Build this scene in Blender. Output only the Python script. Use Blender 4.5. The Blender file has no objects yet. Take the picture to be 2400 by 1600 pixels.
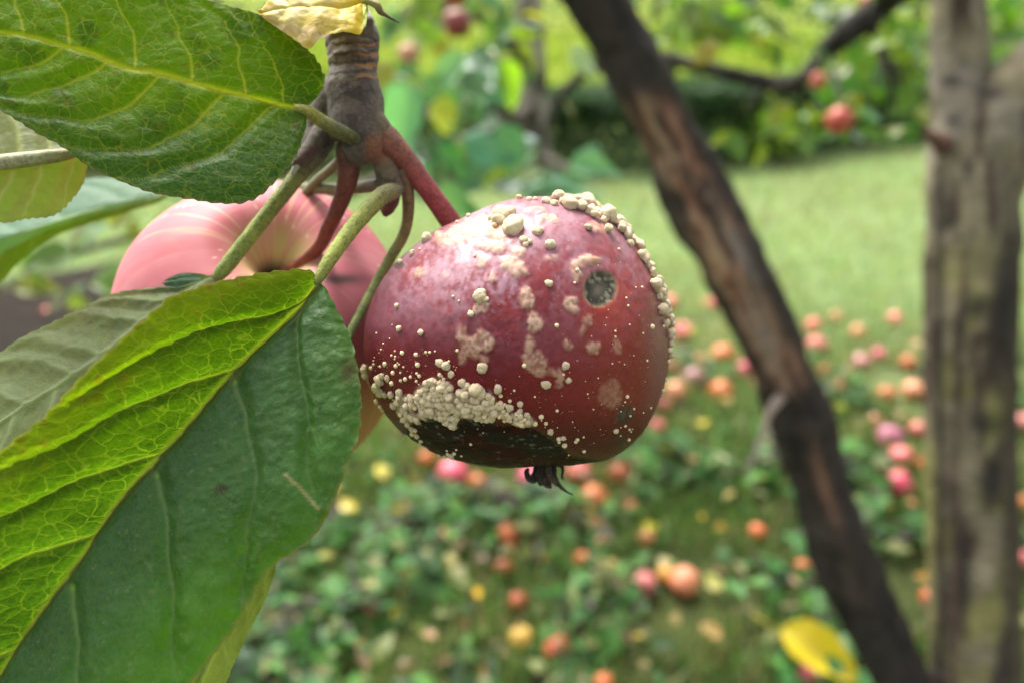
import bpy, math, random
import numpy as np
from mathutils import Vector, Matrix
from mathutils.bvhtree import BVHTree

random.seed(5)
rng = np.random.default_rng(11)
R = math.radians
scene = bpy.context.scene
col = scene.collection

# ------------------------------------------------------------------ camera
FPX = 1733.0                    # focal length in photograph pixels (2400 wide)
CAM = np.array([0.0, 0.0, 1.2])
PITCH = R(24)
RIGHT = np.array([1.0, 0, 0])
FWD = np.array([0, math.cos(PITCH), -math.sin(PITCH)])
UP = np.array([0, math.sin(PITCH), math.cos(PITCH)])
cd = bpy.data.cameras.new('camera')
cam = bpy.data.objects.new('camera', cd)
col.objects.link(cam)
cam.location = CAM
cam.rotation_euler = (R(90) - PITCH, 0, 0)
cd.sensor_width = 36
cd.lens = 36 * FPX / 2400
cd.clip_start = 0.01
cd.clip_end = 800
cd.dof.use_dof = True
cd.dof.focus_distance = 0.154
cd.dof.aperture_fstop = 7.9
scene.camera = cam

# ------------------------------------------------------------------ light
SUN_EL, SUN_AZ = R(58), R(-28)          # azimuth from +Y (ahead of the camera) towards +X
world = bpy.data.worlds.new('World')
scene.world = world
world.use_nodes = True
wn = world.node_tree
wn.nodes.clear()
sky = wn.nodes.new('ShaderNodeTexSky')
sky.sky_type = 'NISHITA'
sky.sun_disc = False
sky.sun_elevation = SUN_EL
sky.sun_rotation = SUN_AZ
sky.air_density = 1.0
sky.dust_density = 6.0
sky.ozone_density = 1.0
hs = wn.nodes.new('ShaderNodeHueSaturation')
hs.inputs['Saturation'].default_value = 0.22
bg = wn.nodes.new('ShaderNodeBackground')
bg.inputs['Strength'].default_value = 0.15
wo = wn.nodes.new('ShaderNodeOutputWorld')
wn.links.new(sky.outputs[0], hs.inputs['Color'])
wn.links.new(hs.outputs[0], bg.inputs['Color'])
wn.links.new(bg.outputs[0], wo.inputs['Surface'])
sd = bpy.data.lights.new('sun', 'SUN')
sd.energy = 3.0
sd.angle = R(24)
sd.color = (1.0, 0.96, 0.9)
sun = bpy.data.objects.new('sun', sd)
col.objects.link(sun)
sdir = Vector((math.sin(SUN_AZ) * math.cos(SUN_EL), math.cos(SUN_AZ) * math.cos(SUN_EL), math.sin(SUN_EL)))
sun.rotation_euler = sdir.to_track_quat('Z', 'Y').to_euler()
sun.location = (0, 0, 8)
scene.view_settings.view_transform = 'Standard'
scene.view_settings.look = 'None'
scene.view_settings.gamma = 1
scene.view_settings.exposure = 1.42
scene.cycles.use_denoising = True
scene.cycles.max_bounces = 6
scene.cycles.transparent_max_bounces = 8
scene.cycles.sample_clamp_indirect = 8
scene.render.image_settings.color_mode = 'RGB'


# ------------------------------------------------------------------ helpers
def P(px, py, d):
    """photograph pixel (2400 x 1600) at depth d -> world point"""
    return CAM + RIGHT * ((px - 1200) / FPX * d) + UP * ((800 - py) / FPX * d) + FWD * d


def Pn(a):
    a = np.asarray(a, float)
    return (CAM + np.outer((a[:, 0] - 1200) / FPX * a[:, 2], RIGHT)
            + np.outer((800 - a[:, 1]) / FPX * a[:, 2], UP) + np.outer(a[:, 2], FWD))


def project(V):
    q = V - CAM
    d = q @ FWD
    return 1200 + FPX * (q @ RIGHT) / d, 800 - FPX * (q @ UP) / d, d


def ground_z(x, y):
    return np.where(y > 8, 0.03 * (y - 8), 0.0)


def G(px, py, lift=0.0):
    """point on the level ground under a photograph pixel"""
    r = P(px, py, 1.0) - CAM
    t = (lift - CAM[2]) / r[2]
    return CAM + r * t, t


def vnoise(p, seed=0):
    p = np.asarray(p, float)
    i = np.floor(p).astype(np.int64)
    f = p - i
    f = f * f * (3 - 2 * f)

    def h(x, y, z):
        n = (x * 374761393 + y * 668265263 + z * 1274126177 + seed * 974634777) & 0xFFFFFFFF
        n = ((n ^ (n >> 13)) * 1274126177) & 0xFFFFFFFF
        n = ((n ^ (n >> 16)) * 2246822519) & 0xFFFFFFFF
        return ((n ^ (n >> 15)) & 0xFFFFFF) / float(0xFFFFFF)
    x, y, z = i[:, 0], i[:, 1], i[:, 2]
    fx, fy, fz = f[:, 0], f[:, 1], f[:, 2]
    c = lambda a, b, t: a + (b - a) * t
    return c(c(c(h(x, y, z), h(x + 1, y, z), fx), c(h(x, y + 1, z), h(x + 1, y + 1, z), fx), fy),
             c(c(h(x, y, z + 1), h(x + 1, y, z + 1), fx), c(h(x, y + 1, z + 1), h(x + 1, y + 1, z + 1), fx), fy), fz)


def fbm(p, seed=0, octaves=4):
    p = np.asarray(p, float)
    o, a, s = 0, 0.5, 0
    for k in range(octaves):
        o = o + a * vnoise(p * 2 ** k, seed + k)
        s += a
        a *= 0.5
    return o / s


def sstep(a, b, x):
    t = np.clip((x - a) / (b - a), 0, 1)
    return t * t * (3 - 2 * t)


def spline(pts, n):
    """Catmull-Rom through pts, resampled to n points evenly by arc length"""
    p = np.asarray(pts, float)
    if len(p) == 2:
        t = np.linspace(0, 1, n)[:, None]
        return p[0] * (1 - t) + p[1] * t
    e = np.vstack([2 * p[0] - p[1], p, 2 * p[-1] - p[-2]])
    out = []
    m = max(8, 4 * n // len(p))
    for k in range(1, len(e) - 2):
        t = np.linspace(0, 1, m, endpoint=False)[:, None]
        a, b, c, d = e[k - 1], e[k], e[k + 1], e[k + 2]
        out.append(0.5 * ((2 * b) + (c - a) * t + (2 * a - 5 * b + 4 * c - d) * t ** 2 + (3 * b - a - 3 * c + d) * t ** 3))
    q = np.vstack(out + [p[-1:]])
    L = np.concatenate([[0], np.cumsum(np.linalg.norm(np.diff(q[:, :3], axis=0), axis=1))])
    s = np.linspace(0, L[-1], n)
    return np.stack([np.interp(s, L, q[:, k]) for k in range(q.shape[1])], 1)


def mesh_np(name, V, F, attrs=None, smooth=True):
    """V Nx3; F one face array or a list of face arrays (tris and quads)"""
    me = bpy.data.meshes.new(name)
    Fs = F if isinstance(F, list) else [F]
    Fs = [np.asarray(f, np.int32) for f in Fs if len(f)]
    V = np.asarray(V, np.float32)
    me.vertices.add(len(V))
    me.vertices.foreach_set('co', V.ravel())
    nl = sum(f.size for f in Fs)
    nf = sum(len(f) for f in Fs)
    me.loops.add(nl)
    me.polygons.add(nf)
    me.loops.foreach_set('vertex_index', np.concatenate([f.ravel() for f in Fs]))
    tot = np.concatenate([np.full(len(f), f.shape[1], np.int32) for f in Fs])
    me.polygons.foreach_set('loop_start', np.concatenate([[0], np.cumsum(tot)[:-1]]).astype(np.int32))
    me.polygons.foreach_set('use_smooth', np.full(nf, smooth))
    me.update(calc_edges=True)
    for k, v in (attrs or {}).items():
        v = np.asarray(v, np.float32)
        if v.ndim == 1:
            me.attributes.new(k, 'FLOAT', 'POINT').data.foreach_set('value', v)
        elif v.shape[1] == 3 and k.startswith('v_'):
            me.attributes.new(k, 'FLOAT_VECTOR', 'POINT').data.foreach_set('vector', v.ravel())
        else:
            c = np.ones((len(v), 4), np.float32)
            c[:, :3] = v[:, :3]
            me.attributes.new(k, 'FLOAT_COLOR', 'POINT').data.foreach_set('color', c.ravel())
    return me


def tag(o, label=None, cat=None, group=None, kind=None):
    for k, v in (('label', label), ('category', cat), ('group', group), ('kind', kind)):
        if v:
            o[k] = v
    return o


def link(name, me, mat, parent=None, loc=None):
    o = bpy.data.objects.new(name, me)
    col.objects.link(o)
    if mat is not None and me is not None and len(me.materials) == 0:
        me.materials.append(mat)
    if parent is not None:
        o.parent = parent
    if loc is not None:
        o.location = loc
    return o


def origin(o):
    v = np.zeros(3)
    while o is not None:
        v += np.array(o.location)
        o = o.parent
    return v


def part(parent, name, V, F, mat, attrs=None, label=None, smooth=True):
    """world-space geometry as a child of parent (parents are never rotated)"""
    o = link(name, mesh_np(name, np.asarray(V) - origin(parent), F, attrs, smooth), mat, parent)
    if label:
        o['label'] = label
    return o


def empty(name, loc, label, cat, group=None):
    o = bpy.data.objects.new(name, None)
    o.empty_display_size = 0.02
    col.objects.link(o)
    o.location = loc
    return tag(o, label, cat, group)


def thing(name, V, F, mat, loc, label, cat, group=None, attrs=None, kind=None, smooth=True):
    o = link(name, mesh_np(name, np.asarray(V) - np.asarray(loc), F, attrs, smooth), mat, None, loc)
    return tag(o, label, cat, group, kind)


def tube(pts, rad, nseg=16, rough=0.0, rfreq=200.0, seed=0, squash=None, caps=True):
    """swept tapered tube -> V, F(list), (s, theta) per vertex"""
    pts = np.asarray(pts, float)
    n = len(pts)
    rad = np.interp(np.linspace(0, 1, n), np.linspace(0, 1, len(rad)), rad) if len(rad) != n else np.asarray(rad, float)
    T = np.gradient(pts, axis=0)
    T /= np.linalg.norm(T, axis=1)[:, None] + 1e-12
    u = np.cross(T[0], [0.3, 0.5, 0.81])
    u /= np.linalg.norm(u)
    th = np.linspace(0, 2 * np.pi, nseg, endpoint=False)
    V = np.zeros((n, nseg, 3))
    for i in range(n):
        u = u - T[i] * (u @ T[i])
        u /= np.linalg.norm(u)
        w = np.cross(T[i], u)
        dirs = np.outer(np.cos(th), u) + np.outer(np.sin(th), w)
        V[i] = dirs
    base = np.repeat(pts[:, None], nseg, 1)
    r = np.repeat(rad[:, None], nseg, 1)
    if rough:
        q = (base + V * r[..., None]).reshape(-1, 3) * rfreq
        r = r * (1 + rough * (fbm(q, seed).reshape(n, nseg) - 0.5) * 2)
    V = base + V * r[..., None]
    V = V.reshape(-1, 3)
    i, j = np.meshgrid(np.arange(n - 1), np.arange(nseg), indexing='ij')
    a = i * nseg + j
    b = i * nseg + (j + 1) % nseg
    F = np.stack([a, b, b + nseg, a + nseg], -1).reshape(-1, 4)
    S = np.repeat(np.linspace(0, 1, n), nseg)
    TH = np.tile(th, n)
    Fl = [F]
    if caps:
        V = np.vstack([V, pts[0], pts[-1]])
        k = np.arange(nseg)
        c0 = np.stack([np.full(nseg, n * nseg), (k + 1) % nseg, k], 1)
        c1 = np.stack([np.full(nseg, n * nseg + 1), (n - 1) * nseg + k, (n - 1) * nseg + (k + 1) % nseg], 1)
        Fl.append(np.vstack([c0, c1]))
        S = np.concatenate([S, [0, 1]])
        TH = np.concatenate([TH, [0, 0]])
    return V, Fl, S, TH


def merge(parts):
    """[(V, [F...], attr dict)] -> one V, F list, attrs"""
    Vs, F3, F4, off, A = [], [], [], 0, {}
    for V, Fl, at in parts:
        Vs.append(V)
        for f in (Fl if isinstance(Fl, list) else [Fl]):
            (F3 if f.shape[1] == 3 else F4).append(f + off)
        for k, v in (at or {}).items():
            A.setdefault(k, []).append(v)
        off += len(V)
    return np.vstack(Vs), [np.vstack(x) for x in (F3, F4) if x], {k: np.concatenate(v) for k, v in A.items()}


# ------------------------------------------------------------------ node materials
class NT:
    def __init__(self, name):
        self.m = bpy.data.materials.new(name)
        self.m.use_nodes = True
        self.t = self.m.node_tree
        self.t.nodes.clear()
        self.out = self.t.nodes.new('ShaderNodeOutputMaterial')

    def n(self, kind, **kw):
        nd = self.t.nodes.new('ShaderNode' + kind)
        for k, v in kw.items():
            setattr(nd, k, v)
        return nd

    def s(self, node, key, val):
        if hasattr(val, 'is_output') or isinstance(val, bpy.types.NodeSocket):
            self.t.links.new(val, node.inputs[key])
        else:
            node.inputs[key].default_value = val
        return node

    def attr(self, name, out='Color'):
        return self.n('Attribute', attribute_name=name).outputs[out]

    def math(self, op, a, b=0.0, clamp=False):
        nd = self.n('Math', operation=op, use_clamp=clamp)
        self.s(nd, 0, a)
        self.s(nd, 1, b)
        return nd.outputs[0]

    def mix(self, fac, a, b, blend='MIX'):
        nd = self.n('Mix', data_type='RGBA', blend_type=blend)
        self.s(nd, 0, fac)
        self.s(nd, 6, a)
        self.s(nd, 7, b)
        return nd.outputs[2]

    def ramp(self, fac, stops):
        nd = self.n('ValToRGB')
        self.s(nd, 0, fac)
        el = nd.color_ramp.elements
        while len(el) < len(stops):
            el.new(0.5)
        for e, (p, c) in zip(el, stops):
            e.position = p
            e.color = (c, c, c, 1) if isinstance(c, (int, float)) else (*c, 1)
        return nd.outputs[0]

    def noise(self, vec=None, scale=5.0, detail=4.0, rough=0.5, distort=0.0):
        nd = self.n('TexNoise')
        if vec is not None:
            self.s(nd, 'Vector', vec)
        for k, v in (('Scale', scale), ('Detail', detail), ('Roughness', rough), ('Distortion', distort)):
            self.s(nd, k, v)
        return nd.outputs[0]

    def voro(self, vec=None, scale=5.0, feature='F1', rand=1.0):
        nd = self.n('TexVoronoi', feature=feature)
        if vec is not None:
            self.s(nd, 'Vector', vec)
        self.s(nd, 'Scale', scale)
        self.s(nd, 'Randomness', rand)
        return nd

    def coord(self, which='Object'):
        return self.n('TexCoord').outputs[which]

    def bump(self, h, strength=0.3, dist=0.001, normal=None):
        nd = self.n('Bump')
        self.s(nd, 'Height', h)
        self.s(nd, 'Strength', strength)
        self.s(nd, 'Distance', dist)
        if normal is not None:
            self.s(nd, 'Normal', normal)
        return nd.outputs[0]

    def pbsdf(self, color, rough=0.5, spec=0.5, normal=None, **kw):
        b = self.n('BsdfPrincipled')
        self.s(b, 'Base Color', color)
        self.s(b, 'Roughness', rough)
        self.s(b, 'Specular IOR Level', spec)
        if normal is not None:
            self.s(b, 'Normal', normal)
        for k, v in kw.items():
            self.s(b, k.replace('_', ' '), v)
        return b.outputs[0]

    def done(self, shader):
        self.t.links.new(shader, self.out.inputs['Surface'])
        return self.m


def c4(c):
    return (c[0], c[1], c[2], 1)


def mat_leaf(name, top_gloss=0.46, trans=0.58, under=(0.20, 0.25, 0.13), cell=330.0, vein=(0.20, 0.27, 0.03), net=0.6, bump=0.32, sat=(1.2, 1.35, 0.35)):
    """living leaf: tint and vein attributes, fine vein net, pale underside, light shining through"""
    k = NT(name)
    uv = k.attr('v_uv', 'Vector')
    tint = k.attr('tint')
    v2 = k.attr('vein', 'Fac')
    nz = k.noise(uv, 260, 3)
    wob = k.n('VectorMath', operation='ADD')
    nzv = k.n('TexNoise')
    k.s(nzv, 'Vector', uv)
    k.s(nzv, 'Scale', 420.0)
    scl = k.n('VectorMath', operation='SCALE')
    k.t.links.new(nzv.outputs['Color'], scl.inputs[0])
    scl.inputs['Scale'].default_value = 0.0016
    k.t.links.new(uv, wob.inputs[0])
    k.t.links.new(scl.outputs[0], wob.inputs[1])
    st = k.n('VectorMath', operation='MULTIPLY')
    k.t.links.new(wob.outputs[0], st.inputs[0])
    st.inputs[1].default_value = (1.0, 0.85, 1.0)
    d1 = k.voro(st.outputs[0], cell, 'DISTANCE_TO_EDGE', 0.95).outputs['Distance']
    d2 = k.voro(wob.outputs[0], cell * 2.6, 'DISTANCE_TO_EDGE').outputs['Distance']
    l1 = k.ramp(d1, [(0.0, 1.0), (0.055, 0.0)])
    l2 = k.ramp(d2, [(0.0, 1.0), (0.16, 0.0)])
    netf = k.attr('net', 'Fac')
    fac = k.math('MULTIPLY', netf, k.math('MULTIPLY', l1, k.ramp(nz, [(0.35, net * 0.4), (0.65, net)])))
    base = k.mix(k.ramp(nz, [(0.3, 0.0), (0.75, 0.55)]), tint, k.mix(1.0, tint, (0.62, 0.72, 0.6, 1), 'MULTIPLY'))
    base = k.mix(k.math('MULTIPLY', l2, 0.12 * net * 2), base, c4(vein))
    base = k.mix(fac, base, c4(vein))
    base = k.mix(v2, base, k.attr('vcol'))
    bf = k.n('NewGeometry').outputs['Backfacing']
    und = k.mix(0.55, k.mix(1.0, base, (1.6, 1.5, 1.9, 1), 'MULTIPLY'), c4(under))
    und = k.mix(k.math('MULTIPLY', v2, 0.6), und, c4([min(1, x * 1.7) for x in under]))
    colr = k.mix(bf, base, und)
    h = k.math('SUBTRACT', k.math('MULTIPLY', k.ramp(d1, [(0.0, 0.0), (0.45, 1.0)]), 0.8), k.math('MULTIPLY', k.ramp(d2, [(0, 1.0), (0.25, 0.0)]), 0.25))
    nb = k.bump(h, bump, 0.0004)
    rough = k.math('ADD', top_gloss, k.math('MULTIPLY', nz, 0.12))
    pb = k.pbsdf(colr, rough, k.attr('gloss', 'Fac'), nb)
    tr = k.n('BsdfTranslucent')
    k.s(tr, 'Color', k.mix(1.0, colr, (*sat, 1), 'MULTIPLY'))
    k.s(tr, 'Normal', nb)
    mx = k.n('MixShader')
    k.s(mx, 0, trans)
    k.t.links.new(pb, mx.inputs[1])
    k.t.links.new(tr.outputs[0], mx.inputs[2])
    return k.done(mx.outputs[0])


def mat_foliage(name, trans=0.38, rough=0.5, spec=0.22):
    """background foliage coloured per leaf"""
    k = NT(name)
    tint = k.attr('tint')
    pb = k.pbsdf(tint, rough, spec)
    tr = k.n('BsdfTranslucent')
    k.s(tr, 'Color', k.mix(1.0, tint, (1.15, 1.25, 0.6, 1), 'MULTIPLY'))
    mx = k.n('MixShader')
    k.s(mx, 0, trans)
    k.t.links.new(pb, mx.inputs[1])
    k.t.links.new(tr.outputs[0], mx.inputs[2])
    return k.done(mx.outputs[0])


def mat_tint(name, rough=0.7, spec=0.3, nscale=300.0, nstr=0.4, bump=0.4, bdist=0.0006, dark=0.45, sheen=0.0):
    """attribute colour broken up by noise, with fine relief"""
    k = NT(name)
    co = k.coord()
    n1 = k.noise(co, nscale, 6, 0.65)
    n2 = k.noise(co, nscale * 0.22, 4)
    tint = k.attr('tint')
    c = k.mix(k.ramp(n1, [(0.35, nstr), (0.62, 0.0)]), tint, k.mix(1.0, tint, (dark, dark, dark, 1), 'MULTIPLY'))
    c = k.mix(k.ramp(n2, [(0.45, 0.0), (0.75, nstr * 0.6)]), c, k.mix(1.0, tint, (1.5, 1.45, 1.4, 1), 'MULTIPLY'))
    nb = k.bump(n1, bump, bdist)
    kw = {}
    if sheen:
        kw = {'Sheen_Weight': sheen, 'Sheen_Roughness': 0.5}
    return k.done(k.pbsdf(c, rough, spec, nb, **kw))


M = {}
M['leaf'] = mat_leaf('leaf_blade')
M['leaf_soft'] = mat_leaf('leaf_blade_pale', cell=300, net=0.22, under=(0.30, 0.36, 0.24), vein=(0.2, 0.26, 0.10))
M['yellow_leaf'] = mat_leaf('leaf_yellow', trans=0.30, under=(0.7, 0.55, 0.25), vein=(0.5, 0.36, 0.1), net=0.22, sat=(1.2, 1.1, 0.4))
M['petiole'] = mat_tint('petiole_skin', 0.5, 0.3, 1400.0, 0.95, 0.8, 0.0005, 0.42, 0.05)
M['twig'] = mat_tint('twig_bark', 0.75, 0.25, 900.0, 0.6, 0.7, 0.0007, 0.4, 0.15)
M['bark'] = mat_tint('trunk_bark', 0.85, 0.2, 45.0, 0.75, 1.0, 0.012, 0.4)
M['foliage'] = mat_foliage('foliage')
M['grass'] = mat_foliage('grass_blades', 0.35, 0.45, 0.3)
M['meadow'] = mat_foliage('meadow_blades', 0.35, 0.6, 0.05)
M['dry_leaf'] = mat_foliage('fallen_leaf', 0.25, 0.55, 0.3)

# ------------------------------------------------------------------ ground
gx = np.concatenate([-np.geomspace(300, 6, 22), np.linspace(-5.5, 5.5, 56), np.geomspace(6, 300, 22)])
gy = np.concatenate([-np.geomspace(120, 3, 12), np.linspace(-2.5, 9, 58), np.geomspace(9.5, 500, 30)])
X, Y = np.meshgrid(gx, gy, indexing='ij')
pz = np.stack([X.ravel(), Y.ravel(), 0 * X.ravel()], 1)
Z = ground_z(X, Y).ravel() + 0.02 * (fbm(pz * 2.5, 3) - 0.5) - 0.012
V = np.stack([X.ravel(), Y.ravel(), Z], 1)
i, j = np.meshgrid(np.arange(len(gx) - 1), np.arange(len(gy) - 1), indexing='ij')
a = (i * len(gy) + j).ravel()
F = np.stack([a, a + len(gy), a + len(gy) + 1, a + 1], 1)
k = NT('ground_turf')
co = k.coord()
n1, n2 = k.noise(co, 1.3, 5), k.noise(co, 22.0, 6, 0.7)
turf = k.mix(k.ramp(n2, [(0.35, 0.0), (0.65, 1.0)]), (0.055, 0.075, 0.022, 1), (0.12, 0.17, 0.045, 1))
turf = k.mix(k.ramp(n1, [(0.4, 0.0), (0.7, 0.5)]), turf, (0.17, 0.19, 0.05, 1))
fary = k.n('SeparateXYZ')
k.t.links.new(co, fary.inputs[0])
turf = k.mix(k.ramp(k.math('MULTIPLY', fary.outputs[1], .1), [(0.17, 0.0), (0.34, .8)]), k.mix(.45, turf, (.035, .028, .018, 1)), (.22, .29, .13, 1))  # near shade and bright lawn painted into the turf by distance
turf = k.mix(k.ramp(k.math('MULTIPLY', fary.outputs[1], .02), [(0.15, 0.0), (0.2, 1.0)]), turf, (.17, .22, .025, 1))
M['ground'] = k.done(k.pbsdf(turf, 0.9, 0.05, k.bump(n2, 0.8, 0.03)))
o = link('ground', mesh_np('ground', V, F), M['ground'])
o['kind'] = 'structure'
o['label'] = 'orchard ground of turf and soil'


# leaf-like elements scattered in numpy -------------------------------------------------
def frames(n, tilt_lo, tilt_hi, r=rng):
    """random orthonormal frames: axis along the leaf, its side and its normal"""
    az = r.uniform(0, 2 * np.pi, n)
    el = r.uniform(tilt_lo, tilt_hi, n)
    A = np.stack([np.cos(az) * np.cos(el), np.sin(az) * np.cos(el), np.sin(el)], 1)
    up = np.tile([0, 0, 1.0], (n, 1)) + r.normal(0, 0.35, (n, 3))
    S = np.cross(A, up)
    S /= np.linalg.norm(S, axis=1)[:, None] + 1e-9
    N = np.cross(S, A)
    return A, S, N


LEAF5 = np.array([[0, 0, 0], [-0.26, 0.38, 0.07], [0.26, 0.38, 0.07], [0, 0.5, 0.0], [0, 1, -0.12]])
LEAF5F = np.array([[0, 2, 3], [0, 3, 1], [3, 2, 4], [1, 3, 4]])
LEAF9 = np.array([[0, 0, 0], [-.2, .14, .05], [.2, .14, .05], [-.31, .42, .08], [.31, .42, .08], [-.21, .75, .03], [.21, .75, .03],
                  [0, 1, -.16], [0, .14, 0], [0, .42, .01], [0, .75, -.04]])
LEAF9F3 = np.array([[0, 2, 8], [0, 8, 1], [10, 6, 7], [5, 10, 7]])
LEAF9F4 = np.array([[8, 2, 4, 9], [1, 8, 9, 3], [9, 4, 6, 10], [3, 9, 10, 5]])


def scatter(C, A, S, N, size, width, tint, shape=LEAF5, faces=LEAF5F):
    n, kv = len(C), len(shape)
    sz = np.asarray(size)[:, None, None]
    w = np.asarray(width)[:, None, None]
    V = C[:, None] + sz * (shape[None, :, 0:1] * w * S[:, None] + shape[None, :, 1:2] * A[:, None] + shape[None, :, 2:3] * N[:, None])
    F = (faces[None] + (np.arange(n) * kv)[:, None, None]).reshape(-1, faces.shape[1])
    return V.reshape(-1, 3), F, np.repeat(tint, kv, 0)


def palette(n, cols, jitter=0.25, r=rng, weights=None):
    cols = np.asarray(cols, float)
    k = r.choice(len(cols), n, p=weights)
    return cols[k] * (1 + r.uniform(-jitter, jitter, (n, 1))) * (1 + r.uniform(-0.08, 0.08, (n, 3)))


# ------------------------------------------------------------------ grass and weeds
def grass_xy(n, y0, y1, half):
    """uniform in the ground strip that widens away from the camera"""
    y = np.sqrt(rng.uniform(y0 ** 2, y1 ** 2, n))
    return np.stack([rng.uniform(-1, 1, n) * (half * y + 0.7), y], 1)


BLADE = np.array([[-0.5, 0, 0], [0.5, 0, 0], [-0.38, 0.55, 0.1], [0.38, 0.55, 0.1], [0, 1, 0.32]])
BLADEF = np.array([[0, 1, 3], [0, 3, 2], [2, 3, 4]])
pieces = []
# short blades, thinning out with distance
for n, y0, y1, ln in ((120000, 0.75, 4.6, 0.075), (150000, 1.9, 9.5, 0.075)):
    xy = grass_xy(n, y0, y1, 0.95)
    keep = fbm(np.column_stack([xy * 3.0, np.zeros(n)]), 21) > 0.33 * sstep(4.0, 2.0, xy[:, 1])
    keep &= rng.random(n) < (sstep(4.6, 1.6, xy[:, 1]) if y0 < 1 else sstep(1.9, 4.2, xy[:, 1]))
    keep &= ((xy[:, 0] + 1.45) / 1.15) ** 2 + ((xy[:, 1] - 3.05) / .9) ** 2 > 1 + .5 * (rng.random(n) - .7)
    xy = xy[keep]
    n = len(xy)
    C = np.column_stack([xy, ground_z(xy[:, 0], xy[:, 1]) - 0.012])
    A, S, N = frames(n, 0.35, 1.4)
    patch = fbm(np.column_stack([xy * 1.7, np.zeros(n)]), 5)
    straw = rng.random(n) < (0.10 + 0.25 * sstep(0.45, 0.65, patch))
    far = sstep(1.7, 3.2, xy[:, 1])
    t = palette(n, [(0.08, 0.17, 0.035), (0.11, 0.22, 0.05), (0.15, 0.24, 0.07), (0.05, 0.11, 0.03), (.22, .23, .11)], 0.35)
    t = t * (1 - far[:, None]) + far[:, None] * palette(n, [(0.23, 0.34, 0.16), (0.29, 0.39, 0.20), (0.34, 0.38, 0.22)], 0.3)  # open lawn paler, its brighter light painted into the blades
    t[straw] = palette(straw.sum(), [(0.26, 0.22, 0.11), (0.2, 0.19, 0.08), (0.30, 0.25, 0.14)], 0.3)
    sz = ln * rng.uniform(0.5, 1.35, n)
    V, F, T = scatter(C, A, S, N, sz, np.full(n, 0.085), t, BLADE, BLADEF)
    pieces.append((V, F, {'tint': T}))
# broad weed leaves (clover, ground ivy, dandelion) under the trees
n = 34000
xy = grass_xy(n, 0.75, 2.9, 0.95)
cl = fbm(np.column_stack([xy * 4.5, np.zeros(n)]), 33)
keep = rng.random(n) < sstep(0.40, 0.62, cl) * sstep(2.9, 1.8, xy[:, 1])
xy, cl = xy[keep], cl[keep]
n = len(xy)
C = np.column_stack([xy, rng.uniform(0.0, 0.09, n) * sstep(.42, .7, cl) + .005])
A, S, N = frames(n, -0.25, 0.6)
t = palette(n, [(0.04, 0.13, 0.03), (0.07, 0.20, 0.04), (0.11, 0.27, 0.055), (0.08, 0.20, 0.06), (0.20, 0.21, 0.08), (.03, .065, .025), (.05, .04, .025)], 0.35)
V, F, T = scatter(C, A, S, N, rng.uniform(0.02, 0.075, n), rng.uniform(0.7, 1.4, n), t)
pieces.append((V, F, {'tint': T}))
V, F, at = merge(pieces)
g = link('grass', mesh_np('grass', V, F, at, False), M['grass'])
tag(g, 'green grass and low weeds covering the orchard ground', 'grass', None, 'stuff')
# dark brown ground patch behind the leaves on the left
SB = np.array([-1.45, 3.05])
SRX, SRY = 1.2, .95
aa = np.linspace(0, 2 * np.pi, 72, endpoint=False)
ring_ = []
for q_ in np.linspace(0, 1, 22):
    rad_ = q_ * (1 + .25 * (fbm(np.column_stack([np.cos(aa) * 1.5, np.sin(aa) * 1.5, 0 * aa]), 77) - .5) * 2)
    xx, yy = SB[0] + SRX * rad_ * np.cos(aa), SB[1] + SRY * rad_ * np.sin(aa)
    zz = .085 * (1 - q_ ** 2) - .02 + .05 * (fbm(np.column_stack([xx * 9, yy * 9, 0 * xx]), 78) - .5) * (1 - q_ ** 4)
    ring_.append(np.stack([xx, yy, zz], 1))
V = np.vstack(ring_)
i, j = np.meshgrid(np.arange(21), np.arange(72), indexing='ij')
a, b = (i * 72 + j).ravel(), (i * 72 + (j + 1) % 72).ravel()
k = NT('dark_brown_ground')
co = k.coord()
n2 = k.noise(co, 26.0, 8, .7)
M['soil'] = k.done(k.pbsdf(k.mix(k.ramp(n2, [(.35, 0.0), (.65, 1.0)]), (.010, .008, .006, 1), (.036, .028, .02, 1)), .95, .1, k.bump(n2, 1.0, .03)))
o = link('dark_ground_patch', mesh_np('dark_ground_patch', V, np.stack([a, b, b + 72, a + 72], 1)), M['soil'])
o['kind'] = 'structure'
o['label'] = 'dark brown patch of ground in the lawn behind the leaves'
# sunlit yellow-green meadow behind the hedge
n = 45000
y = rng.uniform(9.0, 27.0, n)
x = rng.uniform(-1, 1, n) * (y * 0.85 + 1)
C = np.column_stack([x, y, ground_z(x, y) - 0.01])
A, S, N = frames(n, 0.3, 1.4)
t = palette(n, [(0.16, 0.23, 0.02), (0.22, 0.26, 0.025), (0.12, 0.20, 0.03)], 0.3)
V, F, T = scatter(C, A, S, N, rng.uniform(0.07, 0.2, n), np.full(n, 0.16), t, BLADE, BLADEF)
g = link('meadow_grass', mesh_np('meadow_grass', V, F, {'tint': T}, False), M['meadow'])
tag(g, 'bright yellow-green meadow grass behind the dark hedge', 'grass', None, 'stuff')


# ------------------------------------------------------------------ hedges and shrubs
def leaf_mass(parent, name, pts, size, cols, tilt=(-1.2, 1.2), width=1.0, jit=0.3, weights=None):
    n = len(pts)
    A, S, N = frames(n, *tilt)
    t = palette(n, cols, jit, rng, weights)
    V, F, T = scatter(pts, A, S, N, size * rng.uniform(0.6, 1.4, n), np.full(n, width), t)
    return part(parent, name, V, F, M['foliage'], {'tint': T}, smooth=False)


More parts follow.
